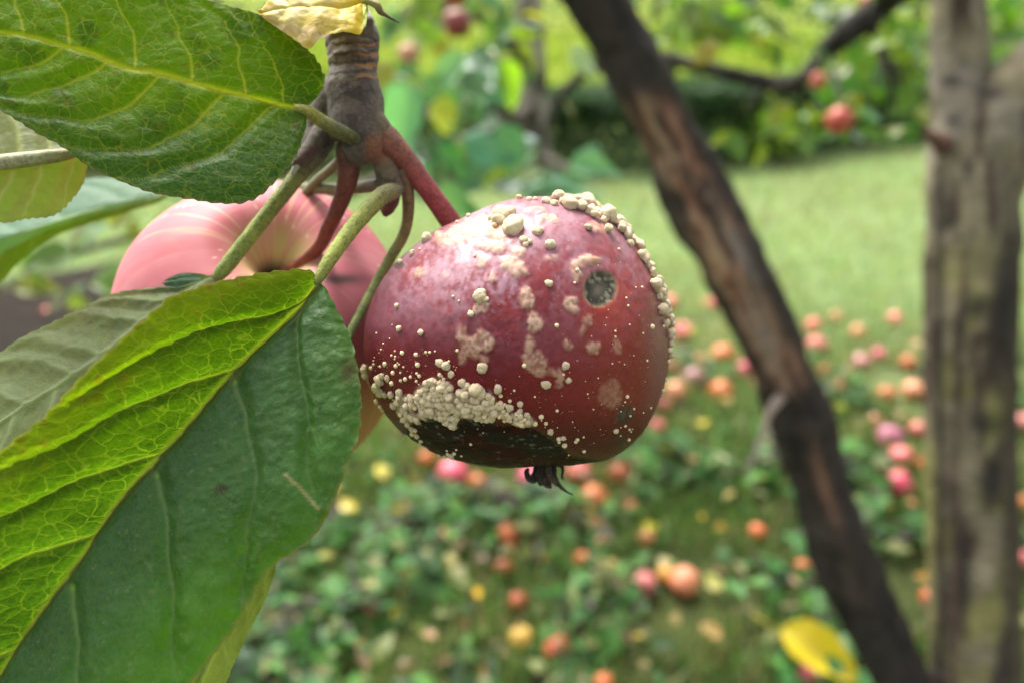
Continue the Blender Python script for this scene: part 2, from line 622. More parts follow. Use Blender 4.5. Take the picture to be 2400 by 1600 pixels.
def hedge(path, height, depth, n, size, cols, label, name='hedge', lumps=0.14):
    path = np.asarray(path, float)
    q = spline(np.column_stack([path, np.zeros(len(path))]), 200)
    root = empty(name, (q[100, 0], q[100, 1], float(ground_z(q[100, 0], q[100, 1]))), label, 'hedge')
    k = rng.integers(0, 199, n)
    f = rng.random((n, 1))
    c = q[k] * (1 - f) + q[k + 1] * f
    tn = q[k + 1] - q[k]
    tn /= np.linalg.norm(tn, axis=1)[:, None]
    side = np.column_stack([-tn[:, 1], tn[:, 0], np.zeros(n)])
    # points close under the surface of a rounded box section
    a = rng.uniform(0, np.pi, n)
    rr = rng.uniform(0.8, 1.03, n)
    sx = np.sign(np.cos(a)) * np.abs(np.cos(a)) ** 0.5 * rr
    sz = np.sin(a) ** 0.4 * rr
    flank = rng.random(n) < .55
    sx = np.where(flank, np.sign(np.cos(a)) * rr, sx)
    sz = np.where(flank, rng.uniform(0, .95, n), sz)
    lump = 1 + lumps * 2 * (fbm(c * 1.6, 9) - 0.5)
    p = c + side * (sx * depth / 2)[:, None] * lump[:, None]
    p[:, 2] = ground_z(c[:, 0], c[:, 1]) + sz * height * lump
    leaf_mass(root, 'foliage', p, size, cols)
    return root


hedge([(-8, 6.6), (-3, 6.3), (0.4, 6.3), (1.84, 6.75), (4.2, 8.1), (8, 10.0)], 0.66, 0.75, 110000, 0.055,
      [(0.022, 0.055, 0.018), (0.03, 0.075, 0.025), (0.045, 0.10, 0.035), (0.018, 0.042, 0.018)],
      'low dark green clipped hedge along the edge of the lawn')
hedge([(-28, 28), (-8, 27.5), (8, 28), (30, 31)], 1.1, 1.6, 16000, 0.14,
      [(0.03, 0.07, 0.02), (0.05, 0.11, 0.03), (0.025, 0.055, 0.02)],
      'distant dark hedge beyond the yellow-green meadow')


def shrub(base, rx, rz, n, size, cols, label, name='shrub', group=None, h0=0.1):
    base = np.asarray(base, float)
    root = empty(name, base, label, 'shrub', group)
    d = rng.normal(0, 1, (n, 3))
    d /= np.linalg.norm(d, axis=1)[:, None]
    d[:, 2] = np.abs(d[:, 2])
    rad = rng.uniform(0.45, 1.0, n) ** 0.6
    lump = 0.65 + 0.8 * fbm(d * 2.3 + base, 4)
    p = base + d * np.array([rx, rx, rz]) * (rad * lump)[:, None] + [0, 0, h0]
    leaf_mass(root, 'foliage', p, size, cols)
    st = []
    for s in range(9):
        e = base + np.array([random.uniform(-.7, .7) * rx, random.uniform(-.7, .7) * rx, rz * random.uniform(.5, .85)])
        Vt, Ft, _, _ = tube(spline([base - [0, 0, .02], base * .5 + e * .5 + [0, 0, .1 * rz], e], 10), [0.018, 0.006], 6)
        part(root, 'stem', Vt, Ft, M['bark'], {'tint': np.tile([0.09, 0.07, 0.05], (len(Vt), 1))})
    return root


YG = [(0.16, 0.26, 0.03), (0.11, 0.21, 0.03), (0.22, 0.28, 0.04), (0.07, 0.14, 0.03)]
gp, _ = G(1760, 372)
shrub(gp + [0, -0.12, 0], 0.42, 0.48, 1500, 0.065, YG, 'yellow-green leafy shrub in front of the dark hedge')
for px, dist, rx, rz, cols_, lab in (
        (1960, 9.4, 0.9, 1.0, YG, 'light green rounded shrub rising behind the hedge beside the pale trunk'),
        (2330, 10.6, 1.1, 1.3, [(0.06, 0.13, 0.03), (0.1, 0.18, 0.04)], 'mid green shrub behind the pale forked trunk'),
        (1620, 22.0, 1.3, 1.1, YG, 'small bright shrub standing alone in the far meadow')):
    x = (px - 1200) / FPX * dist
    shrub((x, dist, float(ground_z(0, dist))), rx, rz, 2600, 0.09 if dist < 15 else 0.16, cols_, lab)


def far_tree(x, y, h, rx, cols, label, n=3500):
    z = float(ground_z(x, y))
    root = empty('orchard_tree', (x, y, z), label, 'tree', 'trees closing the view behind the meadow')
    pts = spline([(x, y, z - .1), (x + .1, y, z + h * .25), (x - .1, y + .1, z + h * .6)], 14)
    V, F, S_, _ = tube(pts, [h * .035, h * .015], 9, 0.15, 3.0)
    parts_ = [(V, F, {'tint': np.tile([0.10, 0.085, 0.07], (len(V), 1))})]
    for s in range(6):
        b = pts[6 + s % 5]
        e = b + np.array([random.uniform(-1, 1) * rx * .8, random.uniform(-1, 1) * rx * .8, h * random.uniform(.12, .35)])
        V, F, _, _ = tube(spline([b, (b + e) / 2 + [0, 0, .1], e], 8), [h * .013, h * .004], 6)
        parts_.append((V, F, {'tint': np.tile([0.10, 0.085, 0.07], (len(V), 1))}))
    V, F, at = merge(parts_)
    part(root, 'trunk', V, F, M['bark'], at)
    c = rng.normal(0, 1, (26, 3))
    c = c / np.linalg.norm(c, axis=1)[:, None] * rng.uniform(.3, 1, (26, 1)) * [rx, rx, h * .36] + [x, y, z + h * .6]
    kk = rng.integers(0, 26, n)
    p = c[kk] + rng.normal(0, 1, (n, 3)) * rx * 0.2
    leaf_mass(root, 'crown', p, 0.17, cols)


k = 0
for x in np.linspace(-42, 44, 15):
    y = 33 + random.uniform(-1.5, 4)
    cols_ = ([(0.08, 0.16, 0.03), (0.13, 0.22, 0.04), (0.05, 0.10, 0.025)], [(0.17, 0.24, 0.04), (0.12, 0.2, 0.04), (0.22, 0.26, 0.05)])[k % 2]
    lab = ('mid green tree in the row behind the far meadow', 'yellowing tree in the row behind the far meadow')[k % 2]
    far_tree(x + random.uniform(-1.5, 1.5), y, random.uniform(4.5, 6.5), random.uniform(2.4, 3.2), cols_, lab)
    k += 1

# ------------------------------------------------------------------ leaves as single objects (colour carried by each object)
k = NT('orchard_leaf')
oc = k.n('ObjectInfo').outputs['Color']
co = k.coord()
nz = k.noise(co, 9.0, 4)
cc = k.mix(k.ramp(nz, [(0.35, 0.0), (0.7, 0.5)]), oc, k.mix(1.0, oc, (1.35, 1.2, 0.7, 1), 'MULTIPLY'))
rib = k.math('ABSOLUTE', k.n('SeparateXYZ').outputs[0])
rib.node.inputs[0].default_value = 0
sx = [n for n in k.t.nodes if n.bl_idname == 'ShaderNodeSeparateXYZ'][0]
k.t.links.new(co, sx.inputs[0])
k.t.links.new(sx.outputs[0], rib.node.inputs[0])
cc = k.mix(k.ramp(rib, [(0.0, 0.45), (0.035, 0.0)]), cc, (0.28, 0.33, 0.13, 1))
pb = k.pbsdf(cc, 0.38, 0.5)
tr = k.n('BsdfTranslucent')
k.s(tr, 'Color', k.mix(1.0, cc, (1.3, 1.45, 0.5, 1), 'MULTIPLY'))
mx = k.n('MixShader')
k.s(mx, 0, 0.35)
k.t.links.new(pb, mx.inputs[1])
k.t.links.new(tr.outputs[0], mx.inputs[2])
M['obj_leaf'] = k.done(mx.outputs[0])


def leaf_template(seed, curl=0.12, wide=1.0, n=14):
    """unit leaf along +Y with serrate edge, cupped and drooping; a petiole stub at its base"""
    rs = np.random.default_rng(seed)
    s = np.linspace(0, 1, n)
    w = 0.33 * wide * np.sin(np.pi * s ** 0.8) ** 0.75 * (1 - 0.25 * s)
    tt = np.linspace(-1, 1, 9)
    ph = rs.uniform(0, 6)
    V = []
    for a, b in zip(s, w):
        for t in tt:
            ww = b * (1 + 0.05 * math.sin(a * 60) * (abs(t) == 1))
            V.append((t * ww, a, curl * abs(t) ** 1.4 * b * 2 - 0.35 * curl * 2 * a * a + 0.02 * math.sin(9 * a + ph + 2 * t)))
    V = np.array(V)
    i, j = np.meshgrid(np.arange(n - 1), np.arange(8), indexing='ij')
    a = (i * 9 + j).ravel()
    F = np.stack([a, a + 1, a + 10, a + 9], 1)
    Vt, Ft, _, _ = tube([(0, -0.32, 0.03), (0, -0.15, -0.01), (0, 0.02, 0)], [0.014, 0.012, 0.012], 5)
    V, F, _ = merge([(V, F, None), (Vt, Ft, None)])
    return mesh_np('leaf', V, F)


LEAFM = [leaf_template(1), leaf_template(2, 0.25), leaf_template(3, -0.1, 1.15), leaf_template(4, 0.35, 0.85)]
for m_ in LEAFM:
    m_.materials.append(M['obj_leaf'])


def place_leaf(name, loc, axis, normal, size, colour, parent=None, tmpl=None):
    A = Vector(axis).normalized()
    N = Vector(normal)
    S = A.cross(N).normalized()
    N = S.cross(A)
    o = bpy.data.objects.new(name, tmpl or random.choice(LEAFM))
    col.objects.link(o)
    o.matrix_world = Matrix.LocRotScale(None, Matrix((S, A, N)).transposed(), Vector((size,) * 3))
    p = np.asarray(loc, float)
    if parent is not None:
        o.parent = parent
        p = p - origin(parent)
    o.location = p
    o.color = (*colour, 1)
    return o


# ------------------------------------------------------------------ apples for the orchard (fallen and hanging)
PROFILE = np.array([(0, .60), (.05, .64), (.13, .78), (.26, .895), (.44, .93), (.68, .83), (.89, .55), (1.0, .12), (.97, -.24),
                    (.83, -.60), (.60, -.84), (.40, -.915), (.25, -.90), (.12, -.82), (0, -.78)], float)


def revolve(profile, nr, ns, lobes=0.02, seed=0, wob=0.04):
    q = spline(np.column_stack([profile, np.zeros(len(profile))]), nr)
    th = np.linspace(0, 2 * np.pi, ns, endpoint=False)
    r = np.clip(q[:, 0], 0, None)[:, None] * (1 + lobes * np.cos(5 * th + seed)[None] * np.linspace(0.2, 1, nr)[:, None])
    V = np.stack([r * np.cos(th), r * np.sin(th), np.repeat(q[:, 1:2], ns, 1)], -1).reshape(-1, 3)
    V = V * (1 + wob * 2 * (fbm(V * 1.2 + seed * 7.1, seed, 2) - 0.5))[:, None]
    i, j = np.meshgrid(np.arange(nr - 1), np.arange(ns), indexing='ij')
    a, b = i * ns + j, i * ns + (j + 1) % ns
    F = np.stack([a, a + ns, b + ns, b], -1).reshape(-1, 4)
    return V, F


k = NT('orchard_apple')
oi = k.n('ObjectInfo')
co = k.coord()
rnd = oi.outputs['Random']
ad = k.n('VectorMath', operation='ADD')
k.t.links.new(co, ad.inputs[0])
cmb = k.n('CombineXYZ')
for q_ in range(3):
    k.s(cmb, q_, k.math('MULTIPLY', rnd, 37.0 + 11 * q_))
k.t.links.new(cmb.outputs[0], ad.inputs[1])
n1 = k.noise(ad.outputs[0], 1.4, 3)
n2 = k.noise(ad.outputs[0], 14.0, 4)
under_c = k.mix(0.2, oi.outputs['Color'], (0.62, 0.40, 0.11, 1))
ac = k.mix(k.ramp(n1, [(0.38, 0.0), (0.62, 1.0)]), under_c, oi.outputs['Color'])
ac = k.mix(k.ramp(n2, [(0.5, 0.0), (0.8, 0.5)]), ac, k.mix(1.0, ac, (0.6, 0.45, 0.5, 1), 'MULTIPLY'))
n3 = k.noise(ad.outputs[0], 2.4, 2)
ac = k.mix(k.ramp(n3, [(0.66, 0.0), (0.72, 0.75)]), ac, (0.13, 0.065, 0.03, 1))
M['apple'] = k.done(k.pbsdf(ac, 0.36, 0.5, k.bump(n2, 0.08, 0.02)))
M['stalk'] = mat_tint('stalk_wood', 0.7, 0.3, 30, 0.4)

APPLEM = []
for s in range(4):
    V, F = revolve(PROFILE, 22, 28, 0.02, s, 0.06)
    me = mesh_np('apple_body', V, F)
    me.materials.append(M['apple'])
    APPLEM.append(me)
V, F, _, _ = tube(spline([(0, 0, .62), (.03, .02, .85), (.1, .04, 1.12)], 7), [.05, .035, .05], 6)
STALKM = mesh_np('stalk', V, F, {'tint': np.tile([.09, .06, .035], (len(V), 1))})
STALKM.materials.append(M['stalk'])
V, F, _, _ = tube([(0, 0, -.79), (0, 0, -.84), (.02, .02, -.93)], [.10, .11, .04], 7)
CALYXM = mesh_np('calyx', V, F, {'tint': np.tile([.05, .035, .02], (len(V), 1))})
CALYXM.materials.append(M['stalk'])
V, F, _, _ = tube(spline([(0, 0, .62), (.03, .02, 1.1), (.05, .0, 1.75)], 9), [.035, .03, .045], 6)
LSTALKM = mesh_np('stalk', V, F, {'tint': np.tile([.09, .06, .035], (len(V), 1))})
LSTALKM.materials.append(M['stalk'])


def orchard_apple(name, loc, r, colour, label, group=None, rot=None, hang=False):
    e = empty(name, loc, label, 'apple', group)
    e.rotation_euler = rot or (random.uniform(-2.6, 2.6), random.uniform(-1.2, 1.2), random.uniform(0, 6.28))
    e.scale = (r, r, r)
    for nm, me in (('body', random.choice(APPLEM)), ('stalk', LSTALKM if hang else STALKM), ('calyx', CALYXM)):
        c = bpy.data.objects.new(nm, me)
        col.objects.link(c)
        c.parent = e
        c.color = (*colour, 1)
    return e


OR, PK, MV, YO, DR, HP, SAL = ((.56, .115, .035), (.62, .12, .13), (.36, .12, .17), (.62, .30, .05), (.33, .035, .022), (.66, .07, .14), (.62, .22, .12))
LABELS = {'OR': ('orange-red fallen apple lying in the grass', OR), 'PK': ('pink fallen apple lying in the grass', PK),
          'MV': ('dull mauve fallen apple lying in the grass', MV), 'YO': ('yellow-orange fallen apple lying in the grass', YO),
          'DR': ('dark red fallen apple lying in the grass', DR), 'HP': ('hot pink fallen apple lying in the grass', HP),
          'SA': ('pale salmon fallen apple lying in the grass', SAL)}
# photograph pixel, radius in pixels, colour
FALLEN = [(1192, 1253, 33, 'OR'), (1391, 1168, 33, 'OR'), (1221, 1497, 29, 'YO'), (1308, 1524, 33, 'DR'), (1604, 1362, 34, 'SA'),
          (1512, 1368, 28, 'PK'), (1365, 1311, 18, 'OR'), (1408, 1272, 16, 'DR'), (1062, 1110, 38, 'HP'), (1245, 1118, 32, 'HP'),
          (1357, 1107, 30, 'PK'), (1450, 1112, 27, 'DR'), (2100, 1133, 34, 'HP'), (2085, 1026, 31, 'MV'), (2112, 1072, 28, 'PK'),
          (1774, 1245, 20, 'OR'), (1694, 832, 27, 'OR'), (1600, 780, 29, 'PK'), (1625, 888, 29, 'MV'), (1690, 918, 28, 'OR'),
          (1585, 920, 30, 'SA'), (1912, 812, 33, 'PK'), (1905, 765, 20, 'PK'), (2018, 850, 22, 'MV'), (2078, 924, 21, 'OR'),
          (2140, 915, 25, 'SA'), (1908, 1577, 31, 'HP'), (1214, 1408, 20, 'DR'), (1392, 1230, 14, 'OR'), (2175, 1090, 24, 'OR'),
          (1570, 860, 24, 'PK'), (1742, 868, 22, 'HP'), (1540, 1000, 20, 'PK'), (1570, 712, 19, 'PK'), (1665, 715, 17, 'PK'),
          (2010, 780, 19, 'SA'), (2095, 750, 18, 'PK'), (1960, 745, 16, 'SA'), (1480, 1190, 16, 'DR'), (1850, 1125, 18, 'OR'),
          (2150, 1005, 20, 'PK'), (1560, 1345, 18, 'YO'), (1120, 1130, 22, 'OR'), (1000, 1075, 22, 'OR'), (1290, 1160, 16, 'PK'),
          (1880, 1330, 18, 'OR'), (2180, 1400, 22, 'OR'), (700, 1465, 20, 'DR'), (870, 1430, 20, 'SA'), (1180, 1330, 14, 'DR'),
          (1415, 1600, 24, 'OR'), (1515, 1260, 14, 'SA'), (2390, 1180, 24, 'OR'), (2396, 1310, 22, 'PK'), (2397, 990, 22, 'PK'),
          (1640, 845, 17, 'SA'), (1975, 905, 17, 'SA'), (1935, 870, 17, 'OR'), (2130, 850, 19, 'OR'), (2060, 830, 16, 'HP'),
          (1500, 1090, 18, 'SA'), (1555, 950, 20, 'PK'), (2050, 985, 16, 'SA'), (330, 610, 30, 'DR'), (120, 742, 24, 'DR')]
def where(px, py):
    a_ = 'beyond the large folded leaf' if px < 1150 else 'under the rotten apple' if px < 1490 else 'beside the dark leaning stem' if px < 1860 else 'between leaning stem and pale trunk' if px < 2190 else 'past the pale upright trunk'
    b_ = 'on open lawn' if py < 850 else 'at the lawn edge' if py < 1010 else 'in weeds' if py < 1290 else 'in deep weeds'
    return b_ + ' ' + a_


for px, py, pr, cc_ in FALLEN:
    _, t = G(px, py, 0.03)
    r = float(np.clip(pr * t / FPX, 0.02, 0.042))
    p, _ = G(px, py, r * (0.6 if py > 950 else 0.42))
    c_ = LABELS[cc_][1]
    orchard_apple('fallen_apple', p, r, [min(.9, x * random.uniform(.85, 1.15)) for x in c_], LABELS[cc_][0].replace('lying in the grass', where(px, py)),
                  'fallen apples ' + where(px, py))

# fallen leaves
YL, TAN, OCH, BRN = (.62, .46, .03), (.42, .27, .14), (.55, .36, .10), (.17, .09, .05)
LL = {'YL': ('bright yellow fallen leaf lying on the grass', YL), 'TA': ('pale tan dry fallen leaf on the grass', TAN),
      'OC': ('ochre fallen leaf lying on the grass', OCH), 'BR': ('brown withered fallen leaf on the grass', BRN)}
FLV = [(1510, 1240, 46, 'YL'), (2068, 1190, 50, 'OC'), (1690, 1382, 54, 'OC'), (835, 1528, 58, 'TA'), (1072, 1315, 50, 'OC'), (822, 1484, 34, 'TA'),
       (1120, 1400, 40, 'YL'), (1645, 1215, 30, 'YL'), (1590, 1050, 44, 'YL'), (1720, 1150, 34, 'OC'), (2120, 965, 70, 'TA'), (1975, 960, 40, 'YL'),
       (2190, 1355, 44, 'OC'), (1690, 1495, 60, 'OC'), (1545, 1305, 40, 'TA'), (1420, 1370, 40, 'TA'), (1340, 1200, 40, 'OC'), (830, 1195, 54, 'YL'),
       (900, 1120, 60, 'YL'), (690, 1330, 40, 'TA'), (780, 1300, 40, 'OC'), (760, 1420, 44, 'BR'), (1140, 1310, 44, 'BR'), (1085, 1260, 44, 'BR'),
       (1030, 1240, 36, 'TA'), (1620, 1085, 50, 'TA'), (1760, 900, 40, 'TA'), (1790, 860, 36, 'OC'), (1900, 900, 36, 'TA'), (2160, 800, 40, 'TA'),
       (960, 1190, 36, 'TA'), (1250, 1220, 36, 'TA'), (1290, 1300, 32, 'OC'), (1460, 1480, 40, 'BR'), (1350, 1430, 40, 'BR'), (990, 1480, 40, 'TA'),
       (1060, 1540, 44, 'BR'), (930, 1560, 44, 'BR'), (1130, 1580, 44, 'TA'), (1760, 1430, 40, 'BR'), (1580, 1460, 36, 'TA'), (1660, 1100, 36, 'TA'),
       (1960, 1240, 30, 'TA'), (2160, 1270, 36, 'BR'), (880, 1260, 36, 'BR'), (740, 1240, 40, 'TA'), (2130, 1180, 36, 'TA'), (1480, 1120, 40, 'TA')]
for q_ in range(46):
    FLV.append((random.uniform(650, 2380), random.uniform(760, 1600), random.uniform(20, 40), random.choice(['TA', 'TA', 'OC', 'BR', 'YL'])))
for px, py, pl, cc_ in FLV:
    p, t = G(px, py, random.uniform(0.022, 0.05))
    az = random.uniform(0, 6.28)
    ax = (math.cos(az), math.sin(az), random.uniform(-.2, .3))
    sz = float(np.clip(pl * t / FPX, 0.02, 0.085))
    c_ = [x * random.uniform(.75, 1.2) for x in LL[cc_][1]]
    o = place_leaf('fallen_leaf', p, ax, (random.uniform(-.4, .4), random.uniform(-.6, .2), 1), sz, c_)
    lb = LL[cc_][0].replace('lying on the grass', where(px, py)).replace('on the grass', where(px, py))
    tag(o, lb, 'leaf', 'fallen leaves ' + where(px, py))
p, t = G(1826, 1474, 0.125)
o = place_leaf('fallen_leaf', p, (0.8, -0.55, -0.15), (-0.1, -0.45, 0.8), 0.165, (.64, .50, .03), None, LEAFM[3])
tag(o, 'large bright yellow fallen leaf at the foot of the dark leaning stem', 'leaf')


# ------------------------------------------------------------------ the two-stemmed apple tree beside the camera
def px_path(rows):
    """rows (px, py, depth, radius px) -> points, radii in metres"""
    a = np.asarray(rows, float)
    return np.column_stack([Pn(a[:, :3]), a[:, 3] * a[:, 2] / FPX])


def limb(rows, n, nseg, rough, rf, seed):
    q = spline(px_path(rows), n)
    return tube(q[:, :3], q[:, 3], nseg, rough, rf, seed)


def mixc(a, b, f):
    return a * (1 - f[:, None]) + np.asarray(b) * f[:, None]


base = P(2275, 1850, 1.25)
base[2] = 0
near = empty('apple_tree', base, 'two-stemmed apple tree with a dark leaning stem and a pale upright stem', 'tree')
rows = [(2330, 2060, 1.22, 165), (2300, 1850, 1.24, 118), (2288, 1600, 1.21, 97), (2276, 1200, 1.18, 95), (2272, 800, 1.14, 96), (2280, 560, 1.12, 99), (2264, 380, 1.11, 82), (2250, 200, 1.1, 64),
        (2245, 0, 1.08, 60), (2232, -400, 1.04, 62), (2200, -900, 1.0, 55), (2150, -1500, .98, 40)]
V1, F1, S1, T1 = limb(rows, 190, 48, 0.10, 22, 3)
rows = [(2296, 580, 1.12, 66), (2318, 430, 1.10, 76), (2366, 250, 1.07, 80), (2440, 160, 1.05, 74), (2580, 60, 1.02, 66), (2860, -240, .98, 54), (3100, -700, .95, 36)]
V2, F2, S2, T2 = limb(rows, 90, 40, 0.09, 22, 8)


def pale_bark(V, S, T):
    x, y, _ = project(V)
    f = fbm(np.column_stack([x / 28, y / 160, 0 * x]), 12)
    g_ = fbm(np.column_stack([x / 60, y / 90, 0 * x + 4]), 15)
    c = np.tile(np.array([.29, .25, .165]), (len(V), 1))
    c = mixc(c, [.27, .255, .10], sstep(.38, .56, g_) * sstep(300, 800, y))       # olive lichen lower down
    c = mixc(c, [.32, .28, .22], sstep(.42, .6, g_) * sstep(700, 200, y))          # pale upper bark
    c = mixc(c, [.11, .08, .06], sstep(.54, .66, f))                             # fissures
    c = mixc(c, [.035, .03, .027], np.exp(-((x - 2200 - 0.004 * (y - 300)) / 13) ** 2) * sstep(330, 450, y))   # long crack by the edge
    c = mixc(c, [.07, .055, .042], sstep(2318, 2356, x + 26 * (f - .5) * 4) * sstep(300, 620, y) * .85)  # shaded right side of the trunk painted into the bark
    c = mixc(c, [.10, .07, .055], np.exp(-((x - 2240) / 13) ** 2) * sstep(760, 900, y) * .8)
    for kx, ky, rx_, ry_ in ((2322, 218, 34, 22), (2268, 392, 14, 26), (2232, 285, 22, 18), (2228, 190, 26, 14), (2225, 520, 16, 14),
                             (2300, 990, 34, 26), (2255, 760, 12, 60), (2290, 720, 26, 30), (2320, 1130, 30, 60), (2350, 700, 30, 130), (2262, 1340, 12, 160)):
        d = ((x - kx) / rx_) ** 2 + ((y - ky) / ry_) ** 2
        c = mixc(c, [.04, .036, .033], 0.95 * np.exp(-(d ** 1.5) * (0.5 + 0.8 * f)))
    return c


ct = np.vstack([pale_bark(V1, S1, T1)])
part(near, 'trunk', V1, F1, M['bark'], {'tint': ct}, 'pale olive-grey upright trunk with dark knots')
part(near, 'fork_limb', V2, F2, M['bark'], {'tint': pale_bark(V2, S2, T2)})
# a reddish bud scar on the trunk's flank
Vb, Fb, _, _ = tube(spline([P(2215, 345, 1.085), P(2182, 318, 1.075), P(2160, 303, 1.07)], 10), [.016, .009, .002], 12, .2, 60)
part(near, 'bark_knob', Vb, Fb, M['bark'], {'tint': np.tile([.17, .09, .07], (len(Vb), 1))})

K = .88
rows = [(2300, 1930, 1.27, 95), (2225, 1780, 1.25, 84), (2116, 1600, 1.22, 74 * K), (2040, 1440, 1.2, 80 * K), (1971, 1292, 1.17, 84 * K), (1920, 1130, 1.14, 74 * K), (1879, 994, 1.12, 84 * K), (1828, 858, 1.1, 78 * K),
        (1784, 750, 1.08, 84 * K), (1716, 612, 1.06, 88 * K), (1650, 490, 1.04, 92 * K), (1611, 408, 1.03, 90 * K), (1564, 306, 1.01, 72 * K), (1509, 204, .99, 78 * K), (1458, 102, .98, 78 * K),
        (1394, 0, .96, 80 * K), (1250, -230, .93, 70), (1060, -560, .9, 58), (850, -1000, .88, 40)]
V, F, S_, T_ = limb(rows, 240, 48, 0.15, 30, 5)
x, y, _ = project(V)
ctr = np.interp(y, [0, 204, 408, 612, 858, 994, 1292, 1600], [1394, 1509, 1611, 1716, 1828, 1879, 1971, 2116])
u = (x - ctr) / 85.0
f = fbm(np.column_stack([u * 2.6, y / 150, 0 * x]), 41)
g_ = fbm(np.column_stack([u * 5, y / 60, 0 * x + 3]), 44)
c = np.tile(np.array([.052, .043, .036]), (len(V), 1))
c = mixc(c, [.30, .155, .10], sstep(200, 280, y) * sstep(940, 860, y) * sstep(.9, .4, np.abs(u + .05)) * sstep(.30, .46, f))
c = mixc(c, [.48, .33, .22], sstep(210, 270, y) * sstep(940, 880, y) * np.exp(-((u + .2) / .5) ** 2) * sstep(.46, .54, g_) * .9)
c = mixc(c, [.30, .27, .25], np.exp(-(((u - .38) / .16) ** 2 + ((y - 590) / 75) ** 2)) * .8)
c = mixc(c, [.27, .22, .19], np.exp(-(((u + .1) / .28) ** 2 + ((y - 790) / 60) ** 2)) * .8)
c = mixc(c, [.36, .19, .12], np.exp(-(((u - .1) / .16) ** 2 + ((y - 1130) / 90) ** 2)) * .8)
c = mixc(c, [.12, .085, .075], np.exp(-(((u + .3) / .3) ** 2 + ((y - 1370) / 40) ** 2)) * .7)
c = mixc(c, [.028, .024, .022], sstep(.57, .66, f) * .8)
part(near, 'leaning_stem', V, F, M['bark'], {'tint': c}, 'dark brown leaning stem with peeling reddish bark')
Vb, Fb, _, _ = tube(spline([P(1830, 930, 1.06), P(1806, 962, 1.045), P(1782, 1030, 1.03), P(1752, 1115, 1.01)], 20), [.008, .0045, .0035, .001], 8, .25, 90)
part(near, 'broken_twig', Vb, Fb, M['bark'], {'tint': np.tile([.34, .27, .22], (len(Vb), 1))}, 'short pale broken twig on the leaning stem')
# drooping branch that crosses behind the leaning stem
BD = 1.75
rows = [(2240, -330, 1.08, 40), (2170, -150, 1.4, 32), (2078, 0, BD, 28), (2021, 50, BD, 27), (1968, 88, BD, 25), (1928, 134, BD + .02, 19), (1887, 182, BD + .03, 17), (1852, 203, BD + .04, 19), (1794, 194, BD + .06, 16), (1700, 170, BD + .08, 14),
        (1600, 147, BD + .1, 14), (1540, 140, BD + .1, 13), (1450, 142, BD + .1, 12), (1385, 165, BD + .1, 11), (1340, 198, BD + .1, 10), (1300, 243, BD + .1, 8), (1285, 300, BD + .1, 4)]
Vd, Fd, _, _ = limb([(a_, b_, c_, d_ * 1.2) for a_, b_, c_, d_ in rows], 130, 14, .2, 45, 9)
pcs = [(Vd, Fd, None)]
for rr_ in ([(2030, 48, BD, 15), (2062, 100, BD - .02, 13), (2080, 165, BD - .04, 13), (2098, 148, BD - .05, 8), (2112, 205, BD - .06, 5)],
            [(2080, 160, BD - .04, 9), (2092, 210, BD - .05, 7), (2095, 270, BD - .05, 3)],
            [(1800, 196, BD + .06, 9), (1768, 230, BD + .04, 6), (1745, 262, BD + .03, 3)],
            [(1930, 130, BD + .02, 8), (1960, 190, 1.6, 5), (1967, 250, 1.5, 3)]):
    Vd, Fd, _, _ = limb(rr_, 24, 9, .2, 60, 4)
    pcs.append((Vd, Fd, None))
V, F, _ = merge(pcs)
f = fbm(V * 50, 3)
part(near, 'drooping_branch', V, F, M['bark'], {'tint': mixc(np.tile(np.array([.045, .04, .033]), (len(V), 1)), [.16, .15, .13], sstep(.52, .72, f) * .8)})
# the crown overhead, outside the picture: boughs and leaves that shade the ground
pcs = []
for s in range(16):
    b = np.array([random.uniform(.0, .8), random.uniform(.9, 1.4), random.uniform(1.6, 2.1)])
    e = b + np.array([random.uniform(-1.6, 1.2), random.uniform(-1.5, 1.3), random.uniform(.25, 1.0)])
    Vd, Fd, _, _ = tube(spline([b, (b + e) / 2 + [0, 0, .15], e], 12), [.03, .006], 7, .2, 20)
    pcs.append((Vd, Fd, None))
for V, F, _ in pcs:
    part(near, 'bough', V, F, M['bark'], {'tint': np.tile([.07, .06, .05], (len(V), 1))})
n = 1100
cc_ = np.column_stack([rng.uniform(-1.5, 2.0, 70), rng.uniform(0.5, 2.5, 70), rng.uniform(1.75, 2.9, 70)])
p = cc_[rng.integers(0, 70, n)] + rng.normal(0, .16, (n, 3))
p = p[(p[:, 2] > 1.5 + 0.1 * p[:, 1])]
leaf_mass(near, 'crown', p, 0.085, [(.06, .13, .03), (.09, .18, .035), (.05, .11, .035), (.2, .22, .04)], (-1.0, .5))


# leaves one can tell apart, each a part of its tree
def leaf_sprays(parent, n, box, depth, size, cols, face=0.5, weights=None, avoid=None):
    for q_ in range(n):
        while True:
            px, py = random.uniform(box[0], box[2]), random.uniform(box[1], box[3])
            if avoid is None or not avoid(px, py):
                break
        d = random.uniform(*depth)
        az = random.uniform(0, 6.28)
        ax = np.array([math.cos(az) * .8, math.sin(az) * .5, random.uniform(-1.0, .15)])
        nr = np.array([random.gauss(0, .5), -face + random.gauss(0, .4), .7])
        c_ = cols[rng.choice(len(cols), p=weights)]
        c_ = [x * random.uniform(.75, 1.25) for x in c_]
        place_leaf('leaf', P(px, py, d), ax, nr, random.uniform(*size), c_, parent)


